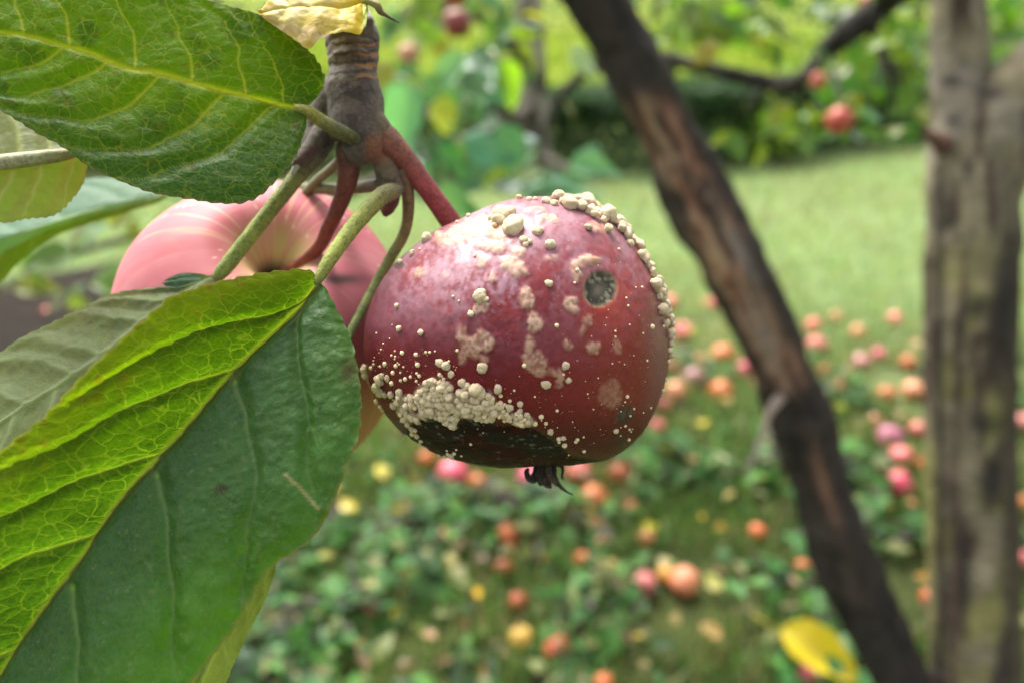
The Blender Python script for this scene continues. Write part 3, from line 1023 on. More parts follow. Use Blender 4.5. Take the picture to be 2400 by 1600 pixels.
GREENS = [(.10, .20, .03), (.15, .25, .03), (.06, .15, .035), (.22, .27, .04), (.05, .12, .05)]
leaf_sprays(near, 34, (1700, -60, 2170, 110), (1.65, 2.1), (.06, .095), GREENS)
leaf_sprays(near, 46, (1880, 60, 2180, 330), (1.6, 2.1), (.06, .095), GREENS)
leaf_sprays(near, 14, (1690, 240, 1900, 340), (1.7, 2.0), (.055, .085), [(.14, .27, .03), (.10, .22, .03), (.2, .27, .04)])
leaf_sprays(near, 16, (1560, -60, 1780, 120), (1.7, 2.2), (.06, .09), GREENS)
leaf_sprays(near, 5, (1500, -70, 1620, 10), (1.7, 2.2), (.06, .09), GREENS)
leaf_sprays(near, 8, (2330, -40, 2400, 120), (1.5, 2.0), (.06, .09), GREENS)


def hang(px, py, pr, d, colour, label):
    r = pr * d / FPX
    return orchard_apple('hanging_apple', P(px, py, d), r, colour, label, None, (random.uniform(-.3, .3), random.uniform(-.3, .3), random.uniform(0, 6)), True)


hang(1967, 283, 31, 1.5, (.50, .05, .05), 'red apple hanging from the drooping branch above the lawn')
hang(1918, 190, 19, 1.58, (.5, .09, .07), 'small pinkish red apple half hidden under the drooping branch')
hang(2034, 8, 20, BD + .02, (.5, .13, .07), 'pale red apple at the top of the drooping branch')

# ------------------------------------------------------------------ second apple tree behind the fruit spur
TD = 2.6
tb = P(1262, 904, TD)
tb[2] = 0
back = empty('apple_tree', tb, 'slim grey apple tree with blue-green drooping leaves behind the rotten apple', 'tree')
rows = [(1270, 925, 2.62, 52), (1266, 880, 2.6, 44), (1262, 700, 2.58, 38), (1262, 450, 2.56, 36), (1250, 250, 2.54, 36), (1238, 60, 2.52, 36), (1225, -150, 2.5, 34), (1190, -500, 2.48, 28), (1150, -800, 2.46, 18)]
V, F, S_, T_ = limb(rows, 80, 24, .12, 18, 6)
f = fbm(V * np.array([40, 40, 9.]), 31)
part(back, 'trunk', V, F, M['bark'], {'tint': mixc(np.tile(np.array([.36, .32, .27]), (len(V), 1)), [.08, .07, .06], sstep(.5, .65, f))})
pcs = []
for rr_ in ([(1245, 150, 2.53, 20), (1120, 40, 2.1, 14), (1000, 20, 1.8, 10), (900, 60, 1.6, 6)], [(1255, 330, 2.55, 16), (1150, 240, 2.0, 11), (1040, 230, 1.6, 8), (960, 300, 1.45, 5)],
            [(1260, 420, 2.55, 14), (1180, 400, 2.0, 10), (1080, 420, 1.6, 6), (980, 440, 1.4, 4)], [(1255, 360, 2.54, 14), (1340, 400, 2.1, 8), (1380, 420, 1.8, 4)],
            [(1250, 260, 2.5, 16), (700, 500, 1.9, 12), (300, 560, 1.4, 9), (60, 640, 1.2, 6)]):
    Vd, Fd, _, _ = limb(rr_, 40, 10, .2, 40, 4)
    pcs.append((Vd, Fd, None))
for V, F, _ in pcs:
    part(back, 'branch', V, F, M['bark'], {'tint': np.tile([.13, .11, .09], (len(V), 1))})
TEAL = [(.09, .24, .15), (.12, .28, .19), (.07, .19, .10), (.13, .27, .12)]
leaf_sprays(back, 46, (880, -60, 1230, 210), (1.5, 2.3), (.065, .1), [(.14, .25, .03), (.2, .28, .035), (.08, .17, .04), (.10, .2, .10), (.30, .26, .03)])
leaf_sprays(back, 18, (1130, -20, 1400, 260), (1.7, 2.4), (.06, .09), GREENS)
leaf_sprays(back, 40, (880, 150, 1240, 460), (1.25, 1.8), (.07, .11), TEAL + [(.12, .22, .04)], .8)
leaf_sprays(back, 18, (1240, 330, 1420, 470), (1.3, 1.8), (.06, .09), TEAL, .8)
leaf_sprays(back, 26, (20, 430, 420, 700), (1.0, 1.5), (.05, .08), [(.10, .2, .04), (.13, .22, .05), (.06, .13, .06), (.2, .22, .06)], .5)
leaf_sprays(back, 10, (150, 640, 700, 860), (1.1, 1.6), (.05, .08), [(.06, .10, .03), (.10, .13, .04), (.09, .07, .05)], .3)
for a_, b_, c_, (px, py, d) in ((70, -170, 0, (1180, 0, 1.75)), (0, 0, 0, (940, 0, 1.7))):
    pass
# the big blue-green leaves that stand out, at their places
for px, py, ln, ax, c_ in ((960, 190, .13, (-.25, 0, -1), (.10, .24, .17)), (1085, 320, .11, (.9, .1, -.45), (.07, .2, .13)), (1170, 290, .105, (.35, 0, -.9), (.09, .22, .15)),
                           (1020, 340, .09, (.6, .3, -.7), (.05, .15, .08)), (1100, 130, .1, (-.7, 0, -.6), (.12, .24, .14)), (1330, 400, .1, (.95, 0, .05), (.09, .2, .13)), (1290, 430, .1, (.8, .2, -.4), (.07, .17, .1)),
                           (1340, 110, .07, (.6, 0, -.7), (.2, .27, .17)), (1040, 420, .1, (.2, 0, -.9), (.1, .21, .13)), (1170, 140, .1, (.3, .2, -.8), (.17, .3, .03)), (1035, 225, .07, (.1, 0, -.9), (.32, .34, .05))):
    place_leaf('leaf', P(px, py, 1.3), ax, (.1, -.6, .8), ln, [v_ * 1.6 for v_ in c_], back)
hang(1072, 55, 33, 1.4, (.27, .035, .05), 'dusky purple-red apple hanging high among leaves beside the slim grey trunk')
hang(1066, -14, 28, 1.43, (.40, .03, .03), 'bright red apple just above the dusky purple-red one')
hang(958, 128, 25, 1.5, (.60, .27, .18), 'pale salmon apple among leaves beside the fruit spur')
n = 1000
cc_ = np.column_stack([rng.uniform(-1.7, 1.4, 70), rng.uniform(1.9, 3.6, 70), rng.uniform(1.45, 2.7, 70)])
p = cc_[rng.integers(0, 70, n)] + rng.normal(0, .16, (n, 3))
p = p[(p[:, 2] > 1.28 + 0.03 * p[:, 1])]
leaf_mass(back, 'crown', p, 0.085, [(.06, .13, .03), (.10, .18, .035), (.05, .11, .045), (.2, .22, .04)], (-1.0, .5))

# ================================================================== the fruit spur in front of the camera
spur = empty('apple_branch', P(700, -100, 0.215), 'fuzzy brown fruit spur carrying several large green leaves', 'branch')


def hero_leaf(name, mid, left, right, ns, nt, up=True, mat='leaf', tint=None, nvein=8, rise=0.20, teeth=46, amp=0.00045,
              quilt=0.0007, vcol=(.30, .33, .05), vw=0.00055, mw=0.0011, label=None, cup=0.0, seed=0, veinfade=1.0, net=None, gloss=None):
    """blade between a midrib and two margins (photograph px, py, depth); s runs base to tip, t from -1 (left) to 1 (right)"""
    Mi, Le, Ri = (spline(Pn(spline(a, 60)), ns + 1) for a in (mid, left, right))
    s = np.linspace(0, 1, ns + 1)
    # toothed margins
    saw = (s * teeth) % 1.0
    tooth = np.where(saw < 0.75, saw / 0.75, (1 - saw) / 0.25) - 0.5
    tooth = tooth * (0.2 + 1.1 * vnoise(np.column_stack([s * teeth / 2, 0 * s, 0 * s]), seed))
    for E in (Le, Ri):
        out = E - Mi
        w = np.linalg.norm(out, axis=1)
        E += out / (w[:, None] + 1e-9) * (amp * tooth * sstep(0, 0.006, w))[:, None]
    t = np.linspace(-1, 1, 2 * nt + 1)
    # finer spacing at the midrib
    t = np.sign(t) * np.abs(t) ** 1.15
    S, T = np.meshgrid(s, t, indexing='ij')
    a = np.abs(T)[..., None]
    E = np.where(T[..., None] < 0, Le[:, None], Ri[:, None])
    V = Mi[:, None] * (1 - a) + E * a
    W = np.linalg.norm(E - Mi[:, None], axis=2)          # local half width in metres
    ln = np.linalg.norm(np.diff(Mi, axis=0), axis=1).sum()
    du = np.gradient(V, axis=0)
    dv = np.gradient(V, axis=1)
    N = np.cross(du, dv)
    N /= np.linalg.norm(N, axis=2)[..., None] + 1e-12
    vd = (V - CAM)
    sg = -np.sign((N * vd).sum(2).mean())                # N towards the camera
    N = N * sg
    top = 1.0 if up else -1.0
    # secondary veins
    vein = np.zeros_like(S)
    quil = np.zeros_like(S)
    rsd = np.random.default_rng(seed + 50)
    rises = rise if isinstance(rise, tuple) else (rise, rise)
    for side in (-1, 1):
        rise = rises[0] if side < 0 else rises[1]
        k0 = np.linspace(0.035, 0.93, nvein) + rsd.uniform(-.022, .022, nvein) + 0.02 * side
        at = np.abs(T)
        best = np.full_like(S, 1e9)
        for kk in k0:
            wig = 0.013 * np.sin(at * 8 + kk * 40) + 0.007 * np.sin(at * 21 + kk * 90)
            sc = kk + rise * (1 - 0.45 * kk) * (0.65 * at + 0.35 * at ** 2.2) + wig * at
            d = np.abs(S - sc) * ln * 0.80
            best = np.minimum(best, np.where(T * side > 0, d, 1e9))
        wv = vw * (1.15 - 0.85 * at)
        vein = np.maximum(vein, np.where(T * side > 0, np.exp(-(best / np.maximum(wv, 1e-5)) ** 2) * (1.0 - 0.45 * at), 0))
        quil = np.where(T * side > 0, np.clip(best / 0.0035, 0, 1), quil)
    dm = np.abs(T) * W
    wm = mw * (1.1 - 0.75 * S)
    mid_v = np.exp(-(dm / wm) ** 2)
    quilt = quilt(T) if callable(quilt) else quilt
    h = quilt * (sstep(0, 1, quil) - 0.5) * sstep(0.0, 0.003, dm) * sstep(1.0, .85, np.abs(T))
    P3 = V.reshape(-1, 3)
    uv = np.stack([S * ln, T * W, np.zeros_like(S)], -1)
    # veins slant towards the tip: shear the coordinates of the fine net along with them
    rs2 = np.where(T < 0, rises[0], rises[1])
    uvs = np.stack([(S - rs2 * .15 * np.abs(T)) * ln, T * W + seed * .37, np.full_like(S, seed * 0.1)], -1)
    fine = fbm(uv.reshape(-1, 3) * 420 + seed, seed, 3).reshape(S.shape) - 0.5
    h = h + quilt * 0.55 * fine + 0.0016 * (fbm(uv.reshape(-1, 3) * 60 + seed * 3, seed + 9, 2).reshape(S.shape) - 0.5)
    V = V + N * top * (h - 0.5 * vw * vein + (-0.0004) * mid_v)[..., None]
    if cup:
        V = V + N * top * (cup * np.sin(np.pi * np.abs(T)) * sstep(0, .1, S))[..., None]
    x, y, _ = project(V.reshape(-1, 3))
    tc = tint(x.reshape(S.shape), y.reshape(S.shape), S, T, uv) if tint else np.tile(np.array([.06, .16, .02]), S.shape + (1,))
    n2 = 2 * nt + 1
    i, j = np.meshgrid(np.arange(ns), np.arange(2 * nt), indexing='ij')
    q = (i * n2 + j).ravel()
    F = np.stack([q, q + 1, q + n2 + 1, q + n2], 1)
    # orient faces so that the upper surface is the front
    Vf = V.reshape(-1, 3)
    fn = np.cross(Vf[F[:, 1]] - Vf[F[:, 0]], Vf[F[:, 3]] - Vf[F[:, 0]])
    facing = -np.sign((fn * (Vf[F[:, 0]] - CAM)).sum(1).mean())
    if facing * top < 0:
        F = F[:, ::-1]
    vv = np.clip(np.maximum(vein * 0.8, mid_v * 0.95), 0, 1) * veinfade
    vc = np.tile(np.array(vcol, float), (len(Vf), 1)) if not callable(vcol) else vcol(x, y, S.ravel(), T.ravel())
    o = part(spur, name, Vf, F, M[mat], {'tint': tc.reshape(-1, 3), 'vein': vv.ravel(), 'vcol': vc, 'v_uv': uvs.reshape(-1, 3),
                                           'net': np.ones(len(Vf)) if net is None else net(S, T).ravel(),
                                           'gloss': np.full(len(Vf), .2) if gloss is None else gloss(S, T).ravel()}, label)
    return o, Mi


def rod(parent, name, rows, cols, nseg=12, n=40, rough=.10, rf=900, seed=0, mat='petiole', label=None):
    """petiole, stalk or bud: rows (px, py, depth, radius px), colour stops along it"""
    q = spline(px_path(rows), n)
    V, F, S, T = tube(q[:, :3], q[:, 3], nseg, rough, rf, seed)
    cols = np.asarray(cols, float)
    st = np.linspace(0, 1, len(cols))
    c = np.stack([np.interp(S, st, cols[:, k]) for k in range(3)], 1)
    return part(parent, name, V, F, M[mat], {'tint': c}, label)


def n2d(x, y, sx, sy, seed):
    sh = x.shape
    return fbm(np.column_stack([x.ravel() / sx, y.ravel() / sy, np.zeros(x.size)]), seed).reshape(sh)


def lerp(a, b, f):
    return a * (1 - f[..., None]) + np.asarray(b, float) * f[..., None]


# --- leaf A: broad green leaf across the upper left
def tintA(x, y, S, T, uv):
    c = np.tile(np.array([.088, .19, .003]), S.shape + (1,))
    c = lerp(c, [.095, .19, .005], sstep(350, 0, x) * sstep(260, 60, y))
    c = lerp(c, [.016, .070, .012], sstep(.05, .55, T * 1.0) * sstep(150, 420, y) * .85)     # cooler lower half, the fold's shade painted in
    c = lerp(c, [.030, .085, .005], sstep(520, 740, x) * .6)
    n_ = n2d(x, y, 70, 70, 61)
    c = lerp(c, [.026, .080, .010], sstep(.5, .72, n_) * .6)
    sp = n2d(x, y, 13, 13, 62)
    c = lerp(c, [.05, .045, .012], sstep(.70, .78, sp) * .7 * sstep(.42, .6, n_))
    c = lerp(c, [.13, .085, .02], sstep(.74, .8, n2d(x, y, 22, 9, 63)) * .6)
    c = lerp(c, [.10, .14, .075], sstep(.68, .78, n2d(x, y, 14, 10, 64)) * sstep(.80, .9, T) * .6)
    c = lerp(c, [.10, .085, .03], sstep(.975, 1.0, np.abs(T)) * .8)
    return c


midA = [(709, 258, .168), (603, 234, .167), (492, 208, .165), (372, 174, .163), (303, 163, .162), (207, 122, .161), (148, 105, .160), (52, 83, .160), (0, 77, .160), (-150, 62, .160), (-300, 20, .160)]
upA = [(709, 258, .168), (730, 241, .168), (754, 210, .169), (761, 182, .169), (740, 138, .170), (706, 107, .171), (665, 76, .171), (620, 41, .171), (551, 21, .171), (510, 10, .171), (440, -20, .170), (300, -75, .168), (120, -120, .166), (-80, -110, .163), (-300, 20, .160)]
loA = [(709, 258, .168), (719, 286, .167), (709, 327, .165), (692, 372, .163), (654, 420, .161), (613, 458, .159), (568, 478, .157), (499, 477, .156), (465, 472, .156), (362, 455, .155), (303, 434, .155), (234, 406, .155), (193, 382, .155), (138, 341, .155),
       (86, 313, .155), (34, 279, .155), (0, 258, .155), (-130, 190, .156), (-300, 20, .160)]
lfA, _ = hero_leaf('leaf', midA, upA, loA, 330, 95, True, 'leaf', tintA, 8, (.27, .42), 44, .00045, .0007, (.30, .35, .03), .00028, .0010,
                   'broad bright green leaf with pale veins beside the spur', 0.0, 1, 1.0, lambda S, T: 1.25 - .55 * sstep(.1, .6, T), lambda S, T: .05 + .10 * sstep(.2, .8, T))
rod(lfA, 'petiole', [(690, 254, .1675, 9), (720, 262, .168, 14), (752, 283, .169, 16), (800, 310, .170, 16), (838, 328, .1725, 15), (860, 340, .1765, 11)],
    [(.24, .24, .03), (.20, .20, .03), (.10, .10, .025), (.07, .08, .02), (.16, .20, .05)], 14, 40, .08)


# --- leaf B: large folded leaf in front, lower left
def tintB(x, y, S, T, uv):
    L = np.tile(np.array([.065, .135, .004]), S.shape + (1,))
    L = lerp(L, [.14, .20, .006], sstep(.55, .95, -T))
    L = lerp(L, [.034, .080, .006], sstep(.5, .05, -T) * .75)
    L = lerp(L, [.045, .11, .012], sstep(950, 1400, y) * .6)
    R_ = np.tile(np.array([.058, .155, .046]), S.shape + (1,))  # bluish sheen of the right half painted into its green
    R_ = lerp(R_, [.070, .19, .034], sstep(.45, .95, T))
    R_ = lerp(R_, [.080, .22, .018], sstep(1150, 1450, y) * sstep(.35, .8, T))
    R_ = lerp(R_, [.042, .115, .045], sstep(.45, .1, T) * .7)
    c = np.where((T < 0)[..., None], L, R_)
    n_ = n2d(x, y, 80, 80, 71)
    c = c * (0.8 + 0.4 * n_)[..., None]
    c = lerp(c, [.16, .11, .01], sstep(.62, .74, n2d(x, y, 26, 26, 72)) * sstep(.5, .9, -T) * .65)
    c = lerp(c, [.30, .24, .09], sstep(.965, 1.0, -T) * .9)
    c = lerp(c, [.22, .22, .05], sstep(.97, 1.0, T) * sstep(700, 1250, y) * .9)
    d = ((x - 818) / 22) ** 2 + ((y - 868) / 34) ** 2
    c = lerp(c, [.10, .055, .03], np.exp(-d) * .8)                      # brown patch near the margin
    d = ((x - 517) / 17) ** 2 + ((y - 1145) / 12) ** 2
    c = lerp(c, [.055, .035, .035], np.exp(-d * d) * .85)
    dots = n2d(x, y, 9, 9, 73)
    c = lerp(c, [.20, .30, .12], sstep(.80, .86, dots) * (T > .1) * .8)
    c = lerp(c, [.20, .27, .14], sstep(.72, .8, n2d(x, y, 16, 22, 74)) * (T > .2) * .45)
    # pale scratch
    for (x0, y0, x1, y1) in ((668, 1110, 690, 1131), (697, 1135, 745, 1190)):
        vx, vy = x1 - x0, y1 - y0
        tt = np.clip(((x - x0) * vx + (y - y0) * vy) / (vx * vx + vy * vy), 0, 1)
        dd = np.hypot(x - x0 - tt * vx, y - y0 - tt * vy)
        c = lerp(c, [.46, .36, .22], sstep(6.5, 1.0, dd) * .9)
    d = np.hypot(x - 750, y - 957)
    c = lerp(c, [.01, .015, .01], sstep(5, 3, d))
    return c


midB = [(749, 657, .1585), (722, 700, .158), (696, 732, .1575), (550, 872, .155), (424, 1018, .152), (279, 1177, .149), (199, 1296, .147), (86, 1449, .145), (0, 1581, .143), (-100, 1730, .142), (-190, 1880, .142)]
upB = [(749, 655, .1585), (723, 632, .157), (660, 634, .155), (597, 643, .153), (491, 666, .150), (398, 696, .147), (371, 719, .146), (292, 788, .144), (199, 874, .142), (99, 978, .140), (0, 1057, .138), (-140, 1190, .137), (-260, 1480, .138), (-190, 1880, .142)]
loB = [(751, 660, .1585), (763, 675, .1575), (796, 739, .1555), (822, 792, .154), (834, 845, .1525), (845, 918, .151), (843, 1011, .150), (821, 1077, .149), (790, 1157, .148), (763, 1216, .1475), (719, 1274, .1475), (643, 1323, .1475), (597, 1389, .147), (550, 1468, .146), (504, 1528, .145),
       (457, 1588, .144), (330, 1720, .142), (120, 1840, .142), (-190, 1880, .142)]


def vcolB(x, y, S, T):
    c = np.tile(np.array([.22, .28, .04]), (len(x), 1))
    c = mixc(c, [.17, .27, .11], sstep(.01, .04, T))
    return mixc(c, [.10, .115, .03], sstep(.06, .02, np.abs(T)))


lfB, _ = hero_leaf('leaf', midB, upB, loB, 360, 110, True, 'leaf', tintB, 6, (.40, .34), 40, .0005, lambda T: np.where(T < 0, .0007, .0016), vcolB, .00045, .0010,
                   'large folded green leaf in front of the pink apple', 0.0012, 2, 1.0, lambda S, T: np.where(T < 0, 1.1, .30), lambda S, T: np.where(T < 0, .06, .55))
rod(lfB, 'petiole', [(742, 668, .158, 7), (752, 645, .1585, 13), (780, 598, .160, 17), (830, 530, .163, 19), (880, 473, .166, 20), (908, 452, .169, 20), (930, 448, .1755, 14)],
    [(.14, .17, .03), (.34, .38, .07), (.32, .36, .07), (.27, .31, .05), (.21, .22, .05), (.14, .11, .05), (.05, .035, .025)], 18, 60, .10)


# --- leaf C: grey-green underside behind leaf B
def tintC(x, y, S, T, uv):
    c = np.tile(np.array([.13, .155, .055]), S.shape + (1,))
    n_ = n2d(x, y, 34, 34, 81)
    c = lerp(c, [.09, .12, .04], sstep(.45, .7, n_))
    c = lerp(c, [.085, .045, .03], sstep(.62, .74, n2d(x, y, 20, 14, 82)) * .75)
    c = lerp(c, [.16, .24, .05], sstep(.95, 1.0, np.abs(T)) * .8)
    return c


lfC, _ = hero_leaf('leaf', [(517, 645, .172), (455, 672, .171), (398, 706, .170), (300, 780, .168), (200, 858, .166), (0, 990, .163), (-180, 1110, .161)],
                   [(517, 645, .172), (486, 647, .173), (438, 664, .174), (371, 671, .175), (285, 683, .176), (199, 712, .176), (133, 746, .176), (53, 785, .175), (0, 822, .174), (-90, 900, .170), (-180, 1110, .161)],
                   [(517, 645, .172), (530, 700, .166), (470, 800, .160), (350, 930, .157), (200, 1050, .155), (0, 1150, .155), (-100, 1170, .157), (-180, 1110, .161)],
                   150, 44, False, 'leaf', tintC, 8, .22, 30, .0005, .0008, (.14, .16, .06), .0005, .0011, 'dull grey-green leaf underside behind the large folded leaf', 0, 3)
rod(lfC, 'petiole', [(505, 655, .172, 10), (524, 632, .172, 17), (570, 575, .173, 18), (640, 485, .175, 18), (700, 410, .177, 20), (738, 362, .178, 26), (755, 340, .180, 20)],
    [(.26, .31, .07), (.28, .33, .07), (.27, .31, .06), (.25, .28, .06), (.22, .23, .06), (.15, .14, .07), (.08, .06, .05)], 18, 60, .08)
hero_leaf('leaf', [(500, 650, .1735), (430, 652, .174), (372, 660, .175)], [(500, 650, .1735), (470, 643, .174), (420, 643, .175), (372, 660, .175)], [(500, 650, .1735), (470, 672, .173), (410, 680, .174), (372, 660, .175)],
          30, 10, True, 'leaf_soft', lambda x, y, S, T, uv: np.tile(np.array([.07, .17, .115]), S.shape + (1,)), 4, .2, 14, .0003, .0004, (.1, .2, .13), .0003, .0006, 'small blue-green curled front of the grey leaf at its base', 0, 4)  # curled front of leaf C, added as its own small blade


# --- leaf D: at the left edge, underside with a thick pale midrib
def tintD(x, y, S, T, uv):
    c = np.tile(np.array([.11, .125, .06]), S.shape + (1,))
    c = lerp(c, [.19, .29, .006], sstep(.0, .06, T))  # backlight through the lower half painted as yellow-green
    c = lerp(c, [.25, .27, .02], sstep(.0, .06, T) * sstep(130, 200, x))
    c = lerp(c, [.10, .075, .04], sstep(.6, .75, n2d(x, y, 18, 18, 91)) * (T < 0) * .6)
    c = lerp(c, [.12, .09, .03], sstep(.96, 1.0, np.abs(T)) * .8)
    return c


lfD, _ = hero_leaf('leaf', [(215, 352, .174), (150, 364, .173), (80, 373, .172), (0, 381, .171), (-150, 390, .169), (-260, 380, .168)],
                   [(215, 352, .174), (200, 300, .178), (120, 240, .181), (20, 215, .181), (-100, 240, .178), (-260, 380, .168)],
                   [(215, 352, .174), (206, 385, .174), (196, 428, .173), (172, 465, .172), (128, 505, .171), (60, 515, .170), (0, 523, .169), (-120, 500, .168), (-260, 380, .168)],
                   140, 46, False, 'leaf', tintD, 6, .22, 34, .0005, .0008, (.30, .33, .08), .0005, .0016, 'yellow-green leaf with a thick pale midrib at the picture edge'.replace(' at the picture edge', ' under the broad leaf'), 0, 5)
rod(lfD, 'midrib', [(190, 356, .1725, 7), (150, 363, .1715, 14), (80, 372, .1705, 17), (0, 381, .1695, 18), (-150, 390, .1675, 12), (-250, 381, .1675, 4)],
    [(.22, .18, .08), (.42, .41, .24), (.45, .45, .28), (.45, .46, .28), (.4, .4, .2)], 16, 50, .05)
rod(lfD, 'petiole', [(200, 354, .173, 10), (330, 345, .178, 11), (520, 330, .181, 12), (700, 320, .183, 13), (770, 318, .184, 12)], [(.2, .22, .08), (.18, .2, .07), (.1, .09, .05)], 12, 40, .06)


# --- leaf E: pale blurred leaf further back on the left
def tintE(x, y, S, T, uv):
    c = np.tile(np.array([.20, .32, .24]), S.shape + (1,))
    return lerp(c, [.15, .20, .03], sstep(.30, .42, T))


lfE, _ = hero_leaf('leaf', [(400, 440, .245), (300, 470, .24), (200, 498, .236), (100, 530, .232), (0, 560, .228), (-150, 610, .224), (-250, 660, .222)],
                   [(400, 440, .245), (330, 420, .25), (200, 420, .25), (80, 440, .25), (-50, 480, .245), (-150, 540, .235), (-250, 660, .222)],
                   [(400, 440, .245), (380, 470, .243), (300, 497, .241), (190, 532, .239), (100, 572, .237), (40, 618, .235), (-20, 680, .233), (-120, 720, .228), (-250, 660, .222)],
                   70, 30, True, 'leaf_soft', tintE, 6, .2, 20, .0003, .0006, (.22, .34, .25), .0005, .001, 'pale blue-green leaf with an olive lower half behind the yellow-green leaf', 0, 6)
rod(lfE, 'petiole', [(385, 446, .244, 8), (480, 430, .236, 11), (600, 430, .222, 12), (700, 440, .206, 13), (800, 444, .193, 14), (872, 436, .184, 15), (890, 432, .180, 13)],
    [(.2, .24, .1), (.22, .26, .11), (.24, .27, .13), (.24, .26, .12), (.22, .22, .11), (.16, .12, .09)], 14, 60, .06)


# --- leaf F: yellow leaf at the top of the spur
def tintF(x, y, S, T, uv):
    c = np.tile(np.array([.62, .50, .22]), S.shape + (1,))
    c = lerp(c, [.62, .44, .015], sstep(760, 820, x) * .95)
    c = lerp(c, [.66, .47, .30], sstep(.4, .9, T) * sstep(800, 700, x) * .7)
    c = lerp(c, [.50, .36, .03], sstep(.48, .62, n2d(x, y, 34, 24, 101)) * .7)
    c = lerp(c, [.28, .17, .13], sstep(.66, .76, n2d(x, y, 14, 20, 102)) * .6)
    c = lerp(c, [.22, .33, .02], sstep(842, 858, x) * .9)
    return c


lfF, _ = hero_leaf('leaf', [(862, 4, .171), (820, 16, .168), (760, 14, .166), (700, 12, .166), (650, 20, .168), (608, 34, .171)],
                   [(862, 4, .171), (850, -34, .172), (800, -60, .173), (740, -58, .174), (680, -30, .174), (630, 8, .173), (608, 34, .171)],
                   [(862, 4, .171), (862, 40, .166), (852, 70, .164), (838, 81, .163), (816, 74, .1625), (772, 80, .162), (741, 98, .162), (722, 114, .163), (692, 94, .164), (650, 66, .167), (622, 47, .170), (608, 34, .171)],
                   90, 46, True, 'yellow_leaf', tintF, 5, .2, 16, .0004, .0009, (.42, .34, .06), .0005, .0009, 'yellow withering leaf at the top of the spur', .001, 7)
rod(lfF, 'petiole', [(852, 2, .169, 7), (868, 4, .168, 9), (884, 14, .1675, 9), (891, 27, .168, 8), (906, 37, .1685, 4.5), (937, 54, .169, 1.2)],
    [(.3, .3, .05), (.28, .26, .05), (.26, .22, .06), (.16, .10, .05), (.10, .07, .04), (.06, .05, .04)], 10, 40, .08)

# --- leaf G: olive sliver behind the lower margin of leaf B
lfG, _ = hero_leaf('leaf', [(620, 1290, .158), (560, 1400, .158), (500, 1520, .157), (440, 1650, .156), (360, 1800, .155)],
                   [(620, 1290, .158), (520, 1380, .156), (430, 1500, .154), (360, 1650, .153), (360, 1800, .155)],
                   [(620, 1290, .158), (648, 1318, .160), (622, 1400, .162), (578, 1490, .162), (530, 1590, .161), (470, 1720, .159), (360, 1800, .155)],
                   80, 24, False, 'leaf', lambda x, y, S, T, uv: np.tile(np.array([.13, .15, .022]), S.shape + (1,)), 6, .2, 22, .0003, .0006, (.16, .18, .05), .0004, .0008, 'narrow olive leaf sliver under the large folded leaf', 0, 8, 0.5)
rod(lfG, 'petiole', [(612, 1300, .158, 8), (700, 1130, .166, 9), (760, 950, .172, 9), (812, 800, .178, 10), (842, 740, .183, 11), (880, 668, .187, 12), (918, 600, .188, 13), (948, 545, .186, 13), (957, 490, .183, 14), (952, 430, .180, 16), (940, 395, .178, 16)],
    [(.2, .25, .08), (.2, .26, .08), (.21, .27, .08), (.22, .28, .09), (.25, .31, .10), (.27, .32, .10), (.25, .27, .08), (.24, .17, .07), (.12, .08, .05)], 14, 90, .06)
rod(lfE, 'petiole', [(700, 470, .205, 10), (742, 425, .197, 11), (775, 398, .19, 12), (800, 375, .184, 12)], [(.22, .24, .12), (.22, .24, .12), (.15, .13, .08)], 12, 30, .05)

# --- the spur itself: ringed stem, shoulders and buds, fused into one body
pcs = []
for rows, n, seed in (
        ([(560, -240, .25, 52), (650, -150, .225, 52), (745, -50, .200, 54), (800, 30, .188, 57), (824, 84, .181, 61), (827, 106, .180, 63), (827, 116, .180, 57), (828, 128, .1795, 62), (828, 140, .1795, 57), (828, 150, .179, 60), (828, 160, .179, 55),
          (828, 176, .179, 57), (830, 215, .178, 62), (835, 260, .178, 66), (836, 305, .1775, 66), (832, 335, .1775, 58)], 140, 1),
        ([(812, 190, .180, 42), (785, 235, .181, 46), (765, 275, .181, 44), (752, 312, .181, 40), (738, 345, .180, 34), (728, 362, .180, 24)], 50, 2),     # left shoulder
        ([(760, 300, .178, 22), (728, 348, .175, 20), (702, 378, .172, 15), (688, 394, .171, 6)], 30, 3),                                               # pointed left bud
        ([(840, 290, .176, 50), (858, 330, .176, 48), (850, 350, .176, 40), (818, 365, .1765, 30)], 40, 4),
        ([(860, 280, .177, 42), (890, 318, .177, 36), (905, 345, .1775, 24)], 30, 5),
        ([(895, 350, .179, 30), (905, 390, .1785, 30), (915, 430, .178, 27), (935, 455, .178, 20)], 40, 6),
        ([(862, 92, .178, 22), (862, 66, .177, 15), (863, 48, .1765, 12), (860, 38, .1765, 9)], 30, 7)):
    q = spline(px_path(rows), n)
    V, F, _, _ = tube(q[:, :3], q[:, 3], 24, .10, 260, seed)
    pcs.append((V, F, None))
V, F, _ = merge(pcs)
